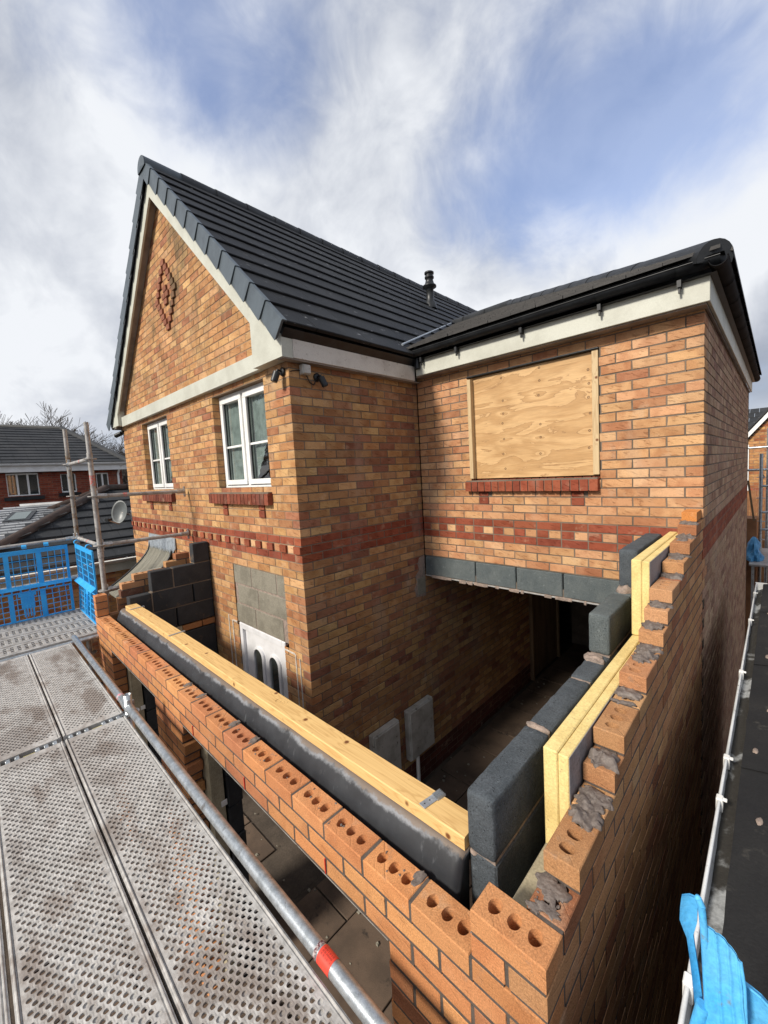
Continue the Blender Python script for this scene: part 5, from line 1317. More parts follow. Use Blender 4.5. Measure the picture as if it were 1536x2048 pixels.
def guard(label, o, ud, W, H, out, mat, hooks):
    """moulded plastic brick guard: two tiers of grid, a ledge between, hooks over the rail"""
    t = thing('brick_guard', label, 'brick guard', o); o = Vector(o); ud = Vector(ud).normalized(); od = Vector(out).normalized(); up = Vector((0, 0, 1))
    def bx(m, u0, u1, v0, v1, th=.006, d=0.):
        flare = lambda v: .05 * max(0., (H * .48 - v)) / H
        q = [(u, v, w) for w in (d - th / 2, d + th / 2) for u, v in ((u0, v0), (u1, v0), (u1, v1), (u0, v1))]
        m.add([o + ud * u + up * v + od * (w + flare(v)) for u, v, w in q], [(0, 3, 2, 1), (4, 5, 6, 7), (0, 1, 5, 4), (1, 2, 6, 5), (2, 3, 7, 6), (3, 0, 4, 7)])
    fr = MB(); mid = H * .48
    bx(fr, 0, W, 0, .045, .016); bx(fr, 0, W, H - .05, H, .016); bx(fr, 0, .028, .045, mid - .06, .015); bx(fr, 0, .028, mid + .03, H - .05, .015); bx(fr, W - .028, W, .045, mid - .06, .015); bx(fr, W - .028, W, mid + .03, H - .05, .015)
    bx(fr, 0, W, mid - .008, mid + .03, .012, .0); bx(fr, 0, W, mid - .06, mid - .045, .012); n = max(3, int(W / .26)); step = W / n
    for i in range(1, n):
        bx(fr, i * step - .022, i * step + .022, .045, mid - .06, .012); bx(fr, i * step - .022, i * step + .022, mid + .03, H - .05, .012)
    k = int(W / .075)
    for i in range(k + 1): bx(fr, i * W / k - .008 if i else 0, i * W / k + .008 if i < k else W, mid - .045, mid - .008, .010)
    fr.build('guard_frame', mat, t)
    gd = MB(); c = int(W / .062)
    for i in range(1, c): bx(gd, i * W / c - .0035, i * W / c + .0035, .045, mid - .06); bx(gd, i * W / c - .0035, i * W / c + .0035, mid + .03, H - .05)
    for v0, v1 in ((.045, mid - .06), (mid + .03, H - .05)):
        r_ = int((v1 - v0) / .062)
        for i in range(1, r_): v = v0 + (v1 - v0) * i / r_; bx(gd, .02, W - .02, v - .0035, v + .0035, .0055)
    gd.build('guard_grid', mat, t)
    lg = MB(); q = [o + up * (mid - .008) + od * .006, o + up * (mid + .03) + od * .006, o + up * (mid - .008) + od * .055]; lg.prism(q, ud * W); lg.build('ledge', mat, t)
    if hooks:
        p = MB(); u0 = W - step * 1.7; bx(p, u0, u0 + .12, mid - .24, mid - .06, .013); bx(p, u0 - .02, u0 + .14, mid - .10, mid - .055, .014)
        for j in range(4): bx(p, u0 + .015 + j * .028, u0 + .025 + j * .028, mid - .34, mid - .11, .022)
        p.build('latch_plate', mat, t)
        for u in hooks:
            m = MB(); pts = []
            for i in range(9):
                a = -.5 + i * 3.6 / 8; pts.append((-od) * (.030 * math.cos(a) - .0) * -1 + up * (H + .030 + .030 * math.sin(a)))
            for w0, w1 in zip(pts[:-1], pts[1:]):
                a = o + ud * (u - .022) + w0 - od * .0; b = o + ud * (u - .022) + w1
                e = ud * .044; nrm = ((w1 - w0).cross(ud)).normalized() * .006; m.add([a, b, b + e, a + e, a + nrm, b + nrm, b + e + nrm, a + e + nrm], [(0, 1, 2, 3), (4, 7, 6, 5), (0, 4, 5, 1), (1, 5, 6, 2), (2, 6, 7, 3), (3, 7, 4, 0)])
            m.build('hook', mat, t)
    return t
guard('wide blue plastic guard hanging across the far end of the scaffold', (XAs + .045, -1.42, -1.03), (0, 1, 0), 1.42, .865, (1, 0, 0), M['blue'], [.25, .55, 1.02, 1.22])
guard('narrow blue plastic guard hanging between the two tall poles', (XAs + .09, YAs - .04, -1.03), (1, 0, 0), .98, .865, (0, -1, 0), M['blue'], [.12, .80])

# corner of another guard close to the camera, with the toe board below it
g = thing('brick_guard', 'pale blue plastic guard end close up, over the dark gap at bottom right', 'brick guard', (.36, -.2, -.3))
def P_(u, v, y): return at(u, v, 'y', y)
def slab(outline, y0, th, name, mat=None, bow=None):
    m = MB(); a = [P_(u, v, y0) for u, v in outline]; e = Vector((0, th, 0)); m.prism(a, e); return m.build(name, mat or M['sky_blue'], g)
# body: a ribbed sheet that bends away from the eye
m = MB(); cols = [(0, 0), (.16, .004), (.26, .000), (.36, .014), (.46, .002), (.62, .002), (.72, .016), (.80, .004), (1, .004)]
def lerp_list(L, t):
    x = t * (len(L) - 1); i = min(int(x), len(L) - 2); return L[i].lerp(L[i + 1], x - i)
Ltop = [P_(1408, 1852, -.198), P_(1428, 1866, -.197), P_(1452, 1886, -.195), P_(1480, 1922, -.192)]
Lbot = [P_(1420, 2110, -.225), P_(1445, 2110, -.224), P_(1470, 2110, -.222), P_(1497, 2110, -.219)]
NU, NV = 48, 12; vs = []
for i in range(NU + 1):
    t = i / NU; top, bot = lerp_list(Ltop, t), lerp_list(Lbot, t)
    for j in range(NV + 1):
        s = j / NV; rib = .0022 * (math.exp(-((t - .38) / .05) ** 2) + math.exp(-((t - .70) / .05) ** 2)) + .003 * math.exp(-((t - .97) / .04) ** 2) - .003 * math.sin(t * 3.1)
        vs.append(top.lerp(bot, s) + Vector((.0012 * mnoise.noise(Vector((t * 3, s * 5, 1.))), -rib + .0016 * mnoise.noise(Vector((t * 4, s * 6, 3.))), 0)))
m.add(vs, [(i * (NV + 1) + j, i * (NV + 1) + j + 1, (i + 1) * (NV + 1) + j + 1, (i + 1) * (NV + 1) + j) for i in range(NU) for j in range(NV)], True)
m.add([v + Vector((0, .004, -.001)) for v in vs], [(i * (NV + 1) + j, (i + 1) * (NV + 1) + j, (i + 1) * (NV + 1) + j + 1, i * (NV + 1) + j + 1) for i in range(NU) for j in range(NV)], True)
m.build('guard_panel', M['sky_blue'], g)
m = MB(); fl_ = [(1484, 1966), (1500, 1978), (1522, 1996), (1545, 2022), (1600, 2070), (1600, 2120), (1488, 2120)]; m.prism([P_(u, v, -.178) for u, v in fl_], (0, .006, 0)); m.build('guard_panel', M['sky_blue'], g)
m = MB(); eg = [P_(u, v, -.181) for u, v in fl_[:5]]; m.pipe(eg, .0018, 8); m.pipe([P_(1481, 1924, -.193), P_(1489, 1975, -.199), P_(1492, 2048, -.208)], .0022, 8); m.build('edge_rib', M['sky_blue'], g)
m = MB(); rl = [P_(1396, 1796, -.195), P_(1403, 1812, -.196), P_(1408, 1860, -.197), P_(1412, 1930, -.20), P_(1418, 2048, -.215), P_(1420, 2100, -.225)]
for a, b in zip(rl[:-1], rl[1:]): m.tube(a, b, .0046, 12)
m.lathe(rl[0] - Vector((0, 0, .001)), [(.0046, 0), (.003, .004), (0, .005)], 10); m.build('edge_rib', M['sky_blue'], g)
m = MB(); strip = [(1380, 1797), (1378, 1820), (1377, 1845), (1380, 1875), (1385, 1910), (1392, 1960), (1398, 2010), (1404, 2060)]; wd = [.017, .018, .018, .006, .006, .007, .008, .009]
vs = []
for (u, v), w in zip(strip, wd):
    c = P_(u, v, -.20)
    vs += [c + Vector((-w * .55, -.004, 0)), c + Vector((-w * .1, .004, 0)), c + Vector((w * .5, .006, 0))]
vs2 = [v + Vector((0, .004, 0)) for v in vs]; k = len(strip)
m.add(vs, [(i * 3 + j, i * 3 + j + 1, i * 3 + j + 4, i * 3 + j + 3) for i in range(k - 1) for j in range(2)], True); m.add(vs2, [(i * 3 + j + 3, i * 3 + j + 4, i * 3 + j + 1, i * 3 + j) for i in range(k - 1) for j in range(2)], True)
m.build('hook_strap', M['sky_blue'], g)
m = MB(); m.tube(P_(1384, 2085, -.22), P_(1406, 2010, -.212), .008, 12); m.build('hook', M['sky_blue'], g)
tb = MB(); tb.cbox(.285, .60, -.245, -.205, -.45, -.292, .004); tag(tb.build('toe_board', M['block_black'], loc=(.45, -.22, -.37)), 'dark toe board end below the close blue guard', 'toe board')

# ================================================================== neighbour's garage on the right
ng = thing('neighbour_garage', 'low dark felt roof with a dirty white gutter along the narrow gap on the right', 'garage', (1.5, 1.8, GZ))
m = MB(); nx, ny = 24, 60; x0, x1, y0, y1 = .290, 3.2, -2.6, 4.62; vs = []
for i in range(nx + 1):
    for j in range(ny + 1):
        x, y = x0 + (x1 - x0) * i / nx, y0 + (y1 - y0) * j / ny; vs.append((x - .006 * mnoise.noise(Vector((0, y * 9, 0))) * (i == 0), y, -.800 + .16 * (x - x0) + .004 * mnoise.noise(Vector((x * 4, y * 4, 2.)))))
m.add(vs, [(i * (ny + 1) + j, (i + 1) * (ny + 1) + j, (i + 1) * (ny + 1) + j + 1, i * (ny + 1) + j + 1) for i in range(nx) for j in range(ny)], True)
m.box(x0 + .01, x1, y0, y1, -.88, -.83); m.build('roof', M['felt'], ng)
for k in range(5):
    s = MB(); y = -1.0 + 1.15 * k; s.add([(x0 - .003, y, -.795), (x0 - .003, y + .012, -.799), (x1, y + .012 + .05, -.795 + .16 * (x1 - x0)), (x1, y + .05, -.791 + .16 * (x1 - x0))], [(0, 1, 2, 3)]); s.build('felt_lap', M['felt'], ng)
ms = MB(); random.seed(12)
for i in range(46):
    x, y = x0 + random.uniform(.03, 1.0), random.uniform(-.3, 4.4); z = -.800 + .16 * (x - x0); q = dab((x, y, z), random.uniform(.006, .02), random.uniform(.008, .028), .006, i, .6, 10, 3); ms.add(q.v, q.f, True)
q = ms.build('moss', M['mortar_pink'], ng, kind='stuff')
m = MB(); m.box(.44, x1, y0 + .02, y1 - .02, GZ, -.835); m.build('wall', M['gutter_gap_shade'], ng)  # wall coloured black to cut bounce and deepen the shade of the gap
m = MB(); prof = [(.236, -.800), (.236, -.842), (.244, -.868), (.262, -.880), (.300, -.880), (.318, -.866), (.320, -.825), (.316, -.825), (.314, -.862), (.300, -.872), (.264, -.872), (.249, -.862), (.241, -.840), (.241, -.800)]
k = len(prof); vs = [(a, y, b) for y in (-2.6, 4.60) for a, b in prof]; m.add(vs, [(i, (i + 1) % k, k + (i + 1) % k, k + i) for i in range(k)] + [tuple(range(k)), tuple(range(2 * k - 1, k - 1, -1))])
m.tube((.2385, -2.6, -.800), (.2385, 4.60, -.800), .006, 8); gu = m.build('gutter', M['white_gutter'], ng)
m = MB(); nl = 150; vs = []
for j in range(nl + 1):
    y = -2.55 + 7.1 * j / nl
    for x, b in ((.244, -.852), (.262, -.855), (.285, -.842), (.310, -.836)): vs.append((x, y, b + .012 * mnoise.noise(Vector((x * 40, y * 5, 1.))) + .006 * mnoise.noise(Vector((x * 90, y * 18, 3.)))))
m.add(vs, [(j * 4 + i, j * 4 + i + 1, j * 4 + i + 5, j * 4 + i + 4) for j in range(nl) for i in range(3)], True); m.build('gutter_debris', M['gutter_grime'], gu)
for y in (-.35, .30, 1.05, 1.34, 2.30, 3.35, 4.2):
    b = MB(); b.cbox(.228, .250, y - .016, y + .016, -.845, -.791, .003); b.cbox(.231, .262, y - .008, y + .008, -.801, -.793, .002); b.build('bracket', M['white'], gu)
m = MB(); m.box(.232, .322, 4.601, 4.612, -.884, -.792); m.build('stop_end', M['white'], gu)

# ================================================================== houses and things further off
def bare_tree(name, seed, h=7., spread=.5):
    rnd = random.Random(seed); m = MB()
    def grow(p, d, L, r, lv):
        segs = 3 if lv < 3 else 2
        for s in range(segs):
            q = p + d * (L / segs); r2 = max(.008, r * .82); m.tube(p, q, r, 6 if lv < 2 else 4 if lv < 4 else 3, r2, caps=False); p, r = q, r2
            d = (d + Vector((rnd.gauss(0, .10), rnd.gauss(0, .10), rnd.gauss(.03, .07)))).normalized()
            if lv < 5 and (s > 0 or lv > 0) and lv > 0:
                e = (d + Vector((rnd.gauss(0, spread), rnd.gauss(0, spread), rnd.gauss(.12, .25)))).normalized(); grow(p, e, L * rnd.uniform(.5, .75), r * .55, lv + 1)
        if lv < 5:
            for _ in range((2 if lv < 4 else 3) if lv else 5):
                e = (d + Vector((rnd.gauss(0, spread), rnd.gauss(0, spread), rnd.gauss(.15, .2)))).normalized(); grow(p, e, L * rnd.uniform(.62, .82), r * .66, lv + 1)
    grow(Vector((0, 0, 0)), Vector((0, 0, 1)), h * .26, h * .016, 0)
    return m
TREE_H = 0
tp_ = thing('bare_tree', 'bare winter tree behind the red house, at the left edge of the photo', 'tree', (-34, 1.6, GZ), 'bare trees behind the houses')
bt = bare_tree('t', 3, 9.5); TREE_H = max(v[2] for v in bt.v); s0 = (6.2 - GZ) / TREE_H
bt.v = [(a + ORG[tp_.name].x, b + ORG[tp_.name].y, c + ORG[tp_.name].z) for a, b, c in bt.v]; bt.build('branches', M['bark'], tp_); tp_.scale = (s0 * 1.1, s0 * 1.1, s0)
for i, (x, y, zt_, rz, lab) in enumerate([(-36, 3.6, 5.0, 3.3, 'bare tree with thin branches behind the red house ridge'), (-35, 5.3, 4.7, 1., 'bare winter tree whose top shows over the hip of the red house roof'), (-32, 5.9, 4.1, .6, 'twiggy bare tree behind the tall galvanised scaffold pole'),
                              (-33, 7.4, 3.9, 2.2, 'bare tree standing just left of the house gable, above the red house eaves'), (-30, 7.2, 3.2, 4., 'low bare tree close to the left edge of the gable'), (-41, 10.2, 4.6, 5.1, 'far bare tree behind the low trees beside the gable'),
                              (-38, -.6, 6.0, 5.7, 'farthest bare tree cut by the left edge of the photo')]):
    c = copy_tree(tp_, None, (x, y, GZ)); q = (zt_ - GZ) / TREE_H; c.scale = (q * 1.15, q * 1.15, q); c.rotation_euler = (0, 0, rz); c['label'] = lab
for i, (x, y, zt_, rz) in enumerate([(-18, -5.4, 6., 1.4), (-22, -7.4, 7., 2.9), (-26, -6.4, 7.5, 4.4), (-24, -10, 8., .3)]):
    c = copy_tree(tp_, None, (x, y, GZ)); q = (zt_ - GZ) / TREE_H; c.scale = (q, q, q); c.rotation_euler = (0, 0, rz); c['label'] = 'bare street tree mirrored in the upstairs window panes of the house'; c['group'] = 'bare street trees mirrored in the windows'

rh = thing('red_house', 'red brick house with dark hipped roof and white windows at the far left', 'house', (-21, -1, GZ))
FX = -18.; rb_ = []; wins = [(.19, .99, .36, 1.12), (1.58, 2.00, .40, 1.09), (2.60, 2.98, .46, 1.06), (-2.2, -1.3, .36, 1.12)]; bk = back; back = MB()
for r in range(-43, 15):
    iv = row_iv([(-6., 3.42)], r, wins); backing('y', FX, 1, r, iv); rb_ += course('y', FX, 1, r, iv, 0., r % 2 == 1, PAL_FAR_RED)
lay(rb_, rh, M['brick_o'], M['brick_j'], 0)
back.box(-26, FX - .12, 3.3, 3.41, GZ, 1.2); back.box(-26, FX - .12, -6, 3.3, 1.1, 1.15); back.box(-26.1, -26, -6, 3.4, GZ, 1.2); back.build('wall', M['mortar_dark'], rh)
E_, RX = (-17.75, 1.42), -21.5; RYE = 2.25; RZ = 3.02
rf = MB(); rf.add([(E_[0], -7, E_[1]), (E_[0], 3.62, E_[1]), (RX, RYE, RZ), (RX, -7, RZ)], [(0, 1, 2, 3)]); rf.add([(E_[0], 3.62, E_[1]), (-26.2, 3.62, E_[1]), (RX, RYE, RZ)], [(0, 1, 2)]); rf.add([(-26.2, 3.62, E_[1]), (-26.2, -7, E_[1]), (RX, -7, RZ), (RX, RYE, RZ)], [(0, 1, 2, 3)])
rfo = rf.build('roof', M['far_roof'], rh)
cz = MB(); n = 13
for i in range(n):                                                   # tile courses stepped one over the next
    t0, t1 = i / n, (i + 1.15) / n; xa, xb = E_[0] + (RX - E_[0]) * t0, E_[0] + (RX - E_[0]) * t1; za, zb = E_[1] + (RZ - E_[1]) * t0, E_[1] + (RZ - E_[1]) * t1; ye = 3.62 + (RYE - 3.62) * t0
    k = 0; y = -6.9
    while y < ye - .05:
        y2 = min(y + .33, ye); cz.add([(xa, y, za + .01), (xa, y2, za + .01), (xa, y2, za + .05), (xa, y, za + .05), (xb, y, zb + .02), (xb, y2, zb + .02)], [(0, 1, 2, 3), (3, 2, 5, 4), (0, 3, 4), (1, 5, 2)]); y += .335
cz.build('roof_tiles', M['far_roof'], rfo, kind='stuff')
for p, q in (((E_[0], 3.62, E_[1] + .02), (RX, RYE, RZ + .02)), ((RX, RYE, RZ), (RX, -7, RZ))):
    half_round(p, q, .12).build('ridge_tile', M['far_roof'], rfo)
simple('fascia', M['white'], rh, [(E_[0] - .22, E_[0] + .01, -7, 3.60, 1.15, 1.40)]); m = gutter_mesh((E_[0] + .07, -7, 1.42), (E_[0] + .07, 3.66, 1.42), .07); m.build('gutter', M['white'], rh)
m = MB(); m.pipe([Vector((E_[0] + .05, 3.36, 1.36)), Vector((FX + .06, 3.28, 1.0)), Vector((FX + .06, 3.28, GZ))], .035, 10); m.build('downpipe', M['white'], rh)
for (a, b, c, d) in wins:
    w = MB(); f = .05; x = FX - .04
    for q in ((a, b, c, c + f), (a, b, d - f, d)): w.cbox(x - .05, x + .02, q[0], q[1], q[2], q[3])
    ym = [a + (b - a) * k / (3 if b - a > .6 else 2) for k in range((4 if b - a > .6 else 3))]
    for y in ym: w.cbox(x - .05, x + .021, max(a, y - f / 2), min(b, y + f / 2), c + f, d - f)
    wo = w.build('window', M['white'], rh); p = MB(); p.box(x - .035, x - .03, a + .02, b - .02, c + .02, d - .02); p.build('pane', M['glass'], wo); simple('sill', M['black_plastic'], wo, [(x, x + .12, a - .1, b + .1, c - .13, c - .01)])
co = thing('grey_tiled_extension', 'single storey extension with pale grey hipped roof and rooflight below the red house', 'extension', (-11.5, 0, GZ))
P = [(-10, -3, -.26), (-10, .16, -.26), (-12, .86, .17), (-12, .02, .17), (-12.6, -3, -.1), (-13.5, 1.7, -.26), (-13.5, -3, -.26)]
rf = MB(); rf.add(P, [(0, 1, 2, 3), (1, 5, 2), (0, 3, 4), (3, 2, 5, 6), (3, 6, 4)]); cro = rf.build('roof', M['far_roof_pale'], co)
cz = MB(); n = 11
for i in range(n):
    t0, t1 = i / n, (i + 1.2) / n; xa, xb = -10 - 2 * t0, -10 - 2 * t1; za, zb = -.26 + .43 * t0, -.26 + .43 * t1; ya, ye = -3 + 3.02 * t0, .16 + .70 * t0; y = ya
    while y < ye:
        y2 = min(y + .2, ye); cz.add([(xa, y, za + .005), (xa, y2, za + .005), (xa, y2, za + .035), (xa, y, za + .035), (xb, y, zb + .01), (xb, y2, zb + .01)], [(0, 1, 2, 3), (3, 2, 5, 4)]); y += .206
cz.build('roof_tiles', M['far_roof_pale'], cro, kind='stuff')
for p, q in (((-10, .16, -.245), (-12, .86, .185)), ((-12, .86, .18), (-12, .02, .18))): half_round(p, q, .07).build('ridge_tile', M['far_roof_pale'], cro)
sk = MB(); 
def rp(x, y, h): return (x, y, -.26 + .215 * (-10 - x) + h)
sk.add([rp(-10.75, -.35, .05), rp(-10.75, .05, .05), rp(-11.45, .25, .05), rp(-11.45, -.15, .05), rp(-10.75, -.35, .0), rp(-10.75, .05, .0), rp(-11.45, .25, .0), rp(-11.45, -.15, .0)], [(0, 1, 2, 3), (0, 4, 5, 1), (1, 5, 6, 2), (2, 6, 7, 3), (3, 7, 4, 0)]); ro = sk.build('rooflight', M['black_plastic'], cro)
sk = MB(); sk.add([rp(-10.83, -.27, .055), rp(-10.83, -.0, .055), rp(-11.37, .16, .055), rp(-11.37, -.09, .055)], [(0, 1, 2, 3)]); sk.build('pane', M['glass_frost'], ro)
simple('gutter', M['white'], co, [(-9.99, -9.88, -3, .25, -.36, -.25)]); simple('downpipe', M['white'], co, [(-9.97, -9.9, .02, .09, GZ, -.36)]); simple('wall', M['reveal'], co, [(-13.3, -10.2, -3, .0, GZ, -.30)])

lg = thing('left_garage', 'buff brick garage with a dark hipped roof beyond the scaffold poles', 'garage', (-9.5, 1.5, GZ))
EX = -8.55; AP = Vector((-10.9, 1.42, .45)); EZ = -.80
rf = MB(); C0, C1, C2, C3 = (EX, -1.3, EZ), (EX, 4.2, EZ), (-13.2, -1.3, EZ), (-13.2, 4.2, EZ); R2 = (AP.x, 4.2, AP.z)
rf.add([C0, C1, R2, tuple(AP), C2, C3], [(0, 1, 2, 3), (0, 3, 4), (4, 3, 2, 5)]); lro = rf.build('roof', M['felt'], lg)
cz = MB(); n = 9
for i in range(n):
    t0, t1 = i / n, (i + 1.12) / n; xa, xb = EX + (AP.x - EX) * t0, EX + (AP.x - EX) * t1; za, zb = EZ + (AP.z - EZ) * t0, EZ + (AP.z - EZ) * t1; y = -1.3 + (AP.y + 1.3) * t0
    while y < 4.15:
        y2 = y + .38; cz.add([(xa, y, za + .012), (xa, y2, za + .012), (xa, y2, za + .055), (xa, y, za + .055), (xb, y, zb + .016), (xb, y2, zb + .016)], [(0, 1, 2, 3), (3, 2, 5, 4), (0, 3, 4), (1, 5, 2)]); y += .385
    za_, y0_ = za, -1.3 + (AP.y + 1.3) * t0; y1_ = -1.3 + (AP.y + 1.3) * t1; x = C2[0] + (AP.x - C2[0]) * t0
    while x < xa - .02:
        x2 = min(x + .42, xa); cz.add([(x, y0_, za + .012), (x2, y0_, za + .012), (x2, y0_, za + .05), (x, y0_, za + .05), (x, y1_, zb + .016), (x2, y1_, zb + .016)], [(0, 1, 2, 3), (3, 2, 5, 4)]); x += .425
cz.build('roof_tiles', M['far_roof'], lro, kind='stuff')
for p, q in ((C0, AP), (C2, AP), (AP, R2)):
    p, q = Vector(p), Vector(q); n = 7
    for i in range(n): half_round(p + (q - p) * (i / n) + Vector((0, 0, .03)), p + (q - p) * ((i + 1.04) / n) + Vector((0, 0, .03)), .10).build('ridge_tile', M['brown_hip'], lro)
simple('fascia', M['fascia'], lg, [(EX - .14, EX - .12, -1.2, 4.2, EZ - .26, EZ - .03)]); gutter_mesh((EX + .04, -1.3, EZ - .02), (EX + .04, 4.2, EZ - .02), .06).build('gutter', M['white'], lg)
rb_ = []; back = MB()
for r in range(-42, -13):
    iv = row_iv([(-1., 4.1)], r, [(1.05, 1.55, -2.2, -1.25)]); backing('y', EX - .25, 1, r, iv); rb_ += course('y', EX - .25, 1, r, iv, 0., r % 2 == 1, PAL_FAR_BUFF)
    iv = [(-13., EX - .27)]; backing('x', -1., -1, r, iv); rb_ += course('x', -1., -1, r, iv, 0., r % 2 == 1, PAL_FAR_BUFF)
lay(rb_, lg, M['brick_o'], M['brick_j'], 0); back.build('wall', M['mortar_house'], lg)
simple('window', M['white'], lg, [(EX - .30, EX - .27, 1.05, 1.12, -2.2, -1.25), (EX - .30, EX - .27, 1.48, 1.55, -2.2, -1.25), (EX - .30, EX - .271, 1.12, 1.48, -1.32, -1.25)]); simple('pane', M['glass'], lg, [(EX - .32, EX - .301, 1.06, 1.54, -2.19, -1.26)])

sd = thing('satellite_dish', 'grey satellite dish at the left edge of the house above the dark garage roof', 'satellite dish', at(243, 1025, 'x', -7.75))
c = ORG[sd.name]; ax = (Vector((.62, -.74, .26))).normalized(); A = ax.orthogonal().normalized()
A = Vector((0, 0, 1)) - ax * ax.z; A.normalize(); B = A.cross(ax); m = MB(); vs = []; n, k = 28, 7
for h in (0, -.008):
    for j in range(k + 1):
        for i in range(n): t = 2 * math.pi * i / n; q = j / k; vs.append(c + (B * math.cos(t) * .135 + A * math.sin(t) * .20) * q + ax * (.055 * q * q + h))
q = (k + 1) * n
m.add(vs, [(o_ + j * n + i, o_ + j * n + (i + 1) % n, o_ + (j + 1) * n + (i + 1) % n, o_ + (j + 1) * n + i) for o_ in (0, q) for j in range(k) for i in range(n)] + [(k * n + i, k * n + (i + 1) % n, q + k * n + (i + 1) % n, q + k * n + i) for i in range(n)], True); m.build('reflector', M['dish'], sd)
m = MB(); f = c - A * .17 + ax * .26 + B * -.02; m.tube(c - A * .20 + ax * .02, f, .011, 8); m.build('arm', M['galv_dirty'], sd); m = MB(); m.tube(f, f - ax * .07 + A * .03, .024, 12); m.tube(f + A * .01, f + ax * .03, .030, 12); m.build('receiver', M['black_plastic'], sd)
m = MB(); wl = Vector((XL - .004, c.y + .12, c.z - .05)); m.tube(c - ax * .01, wl, .016, 8); m.tube(wl - Vector((0, 0, .12)), wl + Vector((0, 0, .08)), .02, 8); m.build('bracket', M['galv_dirty'], sd)

cp = thing('porch_canopy', 'curved grey green porch canopy with jagged lead flashing on the front of the house', 'canopy', (-6.2, .8, -.6))
m = MB(); n = 16; vs = []
for i in range(n + 1):
    t = i / n; y = YM - .02 - .62 * t; z = -.36 - .56 * (1 - (1 - t) ** 2) ** .5 * .55 - .30 * t ** 1.2
    z = -.36 - .60 * (t ** .62)
    for x in (-6.66, -6.5, -6.34, -6.18, -6.02, -5.86, -5.70): vs.append((x, y, z))
w = 7; m.add(vs, [(i * w + j, i * w + j + 1, (i + 1) * w + j + 1, (i + 1) * w + j) for i in range(n) for j in range(w - 1)], True); m.add([(a, b, c - .02) for a, b, c in vs], [(i * w + j, (i + 1) * w + j, (i + 1) * w + j + 1, i * w + j + 1) for i in range(n) for j in range(w - 1)], True); m.build('sheet', M['canopy'], cp)
for x in (-6.66, -5.70):
    m = MB(); e = [Vector((x, vs[i * w][1], vs[i * w][2] + .006)) for i in range(n + 1)]; m.pipe(e, .016, 8); m.build('edge_trim', M['black_plastic'], cp)
m = MB()
for i in range(17):
    x = -6.72 + i * .066; m.prism([(x, YM - .016, -.22), (x + .066, YM - .016, -.22), (x + .066, YM - .020, -.36), (x + .033, YM - .05, -.43 + random.uniform(-.01, .01)), (x, YM - .020, -.36)], (0, .008, 0))
m.build('lead_flashing', M['lead'], cp)
simple('side_cheek', M['fascia'], cp, [(-5.74, -5.71, YM - .35, YM - .001, -.95, -.60)])

# far right, past the end of the long wall
fh = thing('far_gable_house', 'buff brick gable house with white verge seen past the long side wall at right', 'house', (2.4, 15, GZ))
back = MB(); rb_ = []; YF = 14.
for r in range(-43, 45):
    z = zt(r); a = -2.5 if z < .5 else .10 - .38 + (z - .88) / 1.27 * 1.0; b = 7.4 if z < .5 else 5.6 - (z - .88) / 1.27
    a = max(a, -2.5)
    if b - a < .3: continue
    iv = [(a, b)]; backing('x', YF, -1, r, iv); rb_ += course('x', YF, -1, r, iv, 0., r % 2 == 1, PAL_RED if -10 < r < -6 else PAL_FAR_BUFF)
lay(rb_, fh, M['brick_o'], M['brick_j'], 0); back.build('wall', M['mortar_house'], fh)
m = MB(); m.prism([(-.75, YF - .12, .42), (-.75, YF - .12, .28), (2.65, YF - .12, 4.60), (2.65, YF - .12, 4.74)], (0, .05, 0)); m.build('bargeboard', M['white'], fh)
m = MB(); m.prism([(-.8, YF - .14, .47), (-.8, YF - .14, .41), (2.65, YF - .14, 4.75), (2.65, YF - .14, 4.80)], (0, 4.5, 0)); m.build('roof', M['far_roof'], fh)
simple('downpipe', M['white'], fh, [(-.245, -.215, YF - .06, YF - .02, GZ, .74), (-.45, -.2445, YF - .061, YF - .021, .70, .745)]); m = MB(); m.tube((.055, YF - .04, -.12), (.055, YF + .02, -.12), .055, 14); m.build('vent', M['ink'], fh)
bk_ = thing('far_tiled_roof', 'dark plain tiled roof rising behind the white verge at the far right', 'house', (0, 20, GZ))
m = MB(); n = 12
for i in range(n):
    y0, y1 = 16. + .25 * i, 16. + .25 * (i + 1.15); z0, z1 = .10 + .165 * i, .10 + .165 * (i + 1.15); x = -2.6 + (.12 if i % 2 else 0)
    while x < 3.2: m.add([(x, y0, z0), (x + .25, y0, z0), (x + .25, y0, z0 + .03), (x, y0, z0 + .03), (x, y1, z1), (x + .25, y1, z1)], [(0, 1, 2, 3), (3, 2, 5, 4)]); x += .26
q = m.build('roof_tiles', M['far_roof'], bk_, kind='stuff'); simple('wall', M['reveal'], bk_, [(-2.6, 3.2, 16.1, 19, GZ, .08)])
fn = thing('fence', 'orange brown board fence in front of the far gable house', 'fence', (.3, 12.6, GZ))
for i in range(14):
    simple('board', M['fence'], fn, [(-.5 + i * .125, -.5 + i * .125 + .118, 12.6, 12.62, GZ, -.42)], .003)
simple('wall_end', M['fence'], thing('brick_stub', 'short unfinished wall end beyond the end of the long side wall', 'wall', (.03, 9.4, GZ)), [(-.06, .10, 9.3, 9.8, GZ, -.72)])
lb2 = MB(); a, b = Vector((-.035, 9.0, .02)), Vector((.055, 9.0, -.72)); lb2.prism([a, a + Vector((.03, 0, 0)), b + Vector((.03, 0, 0)), b], (0, .05, 0)); tag(lb2.build('leaning_board', M['ply_dark'], loc=(.01, 9, -.35)), 'dark narrow board leaning at the far end of the long side wall', 'board')
fs = thing('scaffold_standard', 'galvanised scaffold pole at the far right edge, past the long wall', 'scaffold pole', (.145, 9.6, GZ), 'poles of the far scaffold')
m = MB(); m.tube((.145, 9.6, GZ), (.145, 9.6, .50), .028, 14); m.build('tube', M['galv'], fs)
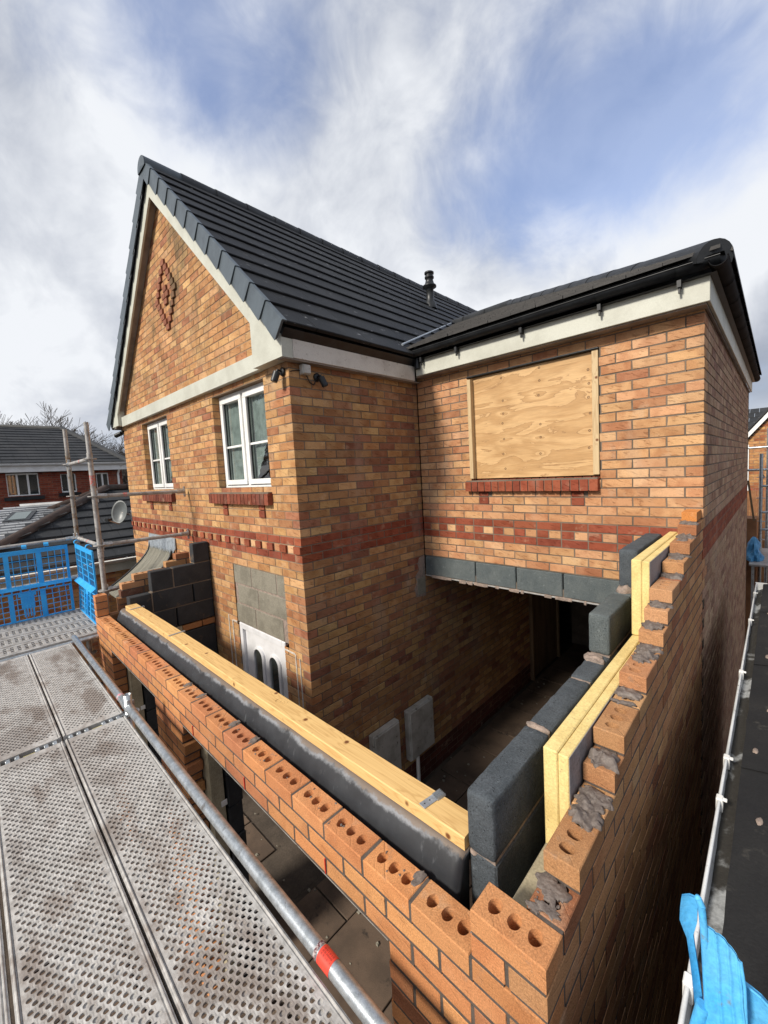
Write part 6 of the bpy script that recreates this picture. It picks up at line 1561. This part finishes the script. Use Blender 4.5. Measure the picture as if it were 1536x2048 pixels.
for z in (.05, -.35, -.80, -1.15):
    m = MB(); rosette(m, (.145, 9.6, z), .07); m.build('rosette', M['galv'], fs)
f2 = thing('scaffold_standard', 'taller galvanised scaffold pole just behind the first far pole', 'scaffold pole', (.225, 10.6, GZ), 'poles of the far scaffold')
m = MB(); m.tube((.225, 10.6, GZ), (.225, 10.6, 1.02), .028, 14); m.build('tube', M['galv'], f2)
for i, (z, y) in enumerate([(.62, 10.6), (.16, 10.4), (-.12, 9.6), (-.62, 9.6), (-.95, 9.6)]):
    m = MB(); m.tube((-.35 if i < 2 else .15, y - .04, z), (.28 if i < 2 else .9, y - .04, z + .01), .022, 10)
    tag(m.build('scaffold_rail', M['galv'], loc=(.1, y, z)), ['top thin tube crossing in front of the far gable', 'second thin tube crossing in front of the far gable', 'tube leaving the far pole to the right at band height', 'tube leaving the far pole to the right below the fence', 'lowest tube leaving the far pole to the right'][i], 'scaffold tube')
tr = MB(); nn, kk = 22, 14; vs = []
for j in range(kk + 1):
    for i in range(nn):
        t = 2 * math.pi * i / nn; q = j / kk; rr = (.11 * (1 - q) ** .6 + .02) * (1 + .45 * mnoise.noise(Vector((math.cos(t) * 2.2, math.sin(t) * 2.2, q * 3.5)))); vs.append((.075 + rr * math.cos(t), 8.9 + rr * 1.4 * math.sin(t), -1.42 + .42 * q))
tr.add(vs, [(j * nn + i, j * nn + (i + 1) % nn, (j + 1) * nn + (i + 1) % nn, (j + 1) * nn + i) for j in range(kk) for i in range(nn)] + [tuple(range(kk * nn, kk * nn + nn))], False); tag(tr.build('tarpaulin', M['tarp'], loc=(.075, 8.9, -1.42)), 'crumpled blue tarpaulin beyond the far end of the gap on the right', 'tarpaulin')
st_ = thing('site_platform', 'dark cluttered scaffold platform under the blue tarpaulin at the end of the gap', 'platform', (.5, 9.0, GZ))
simple('deck', M['galv_dirty'], st_, [(.03, 2.2, 8.5, 10.2, -1.46, -1.425)]); simple('leg', M['galv_dirty'], st_, [(.06, .10, 8.55, 8.6, GZ, -1.461), (2.0, 2.05, 8.55, 8.6, GZ, -1.461)])
for o in scene.objects:
    if o.parent is None and o.type == 'EMPTY' and 'label' not in o and 'kind' not in o: print('unlabelled', o.name)
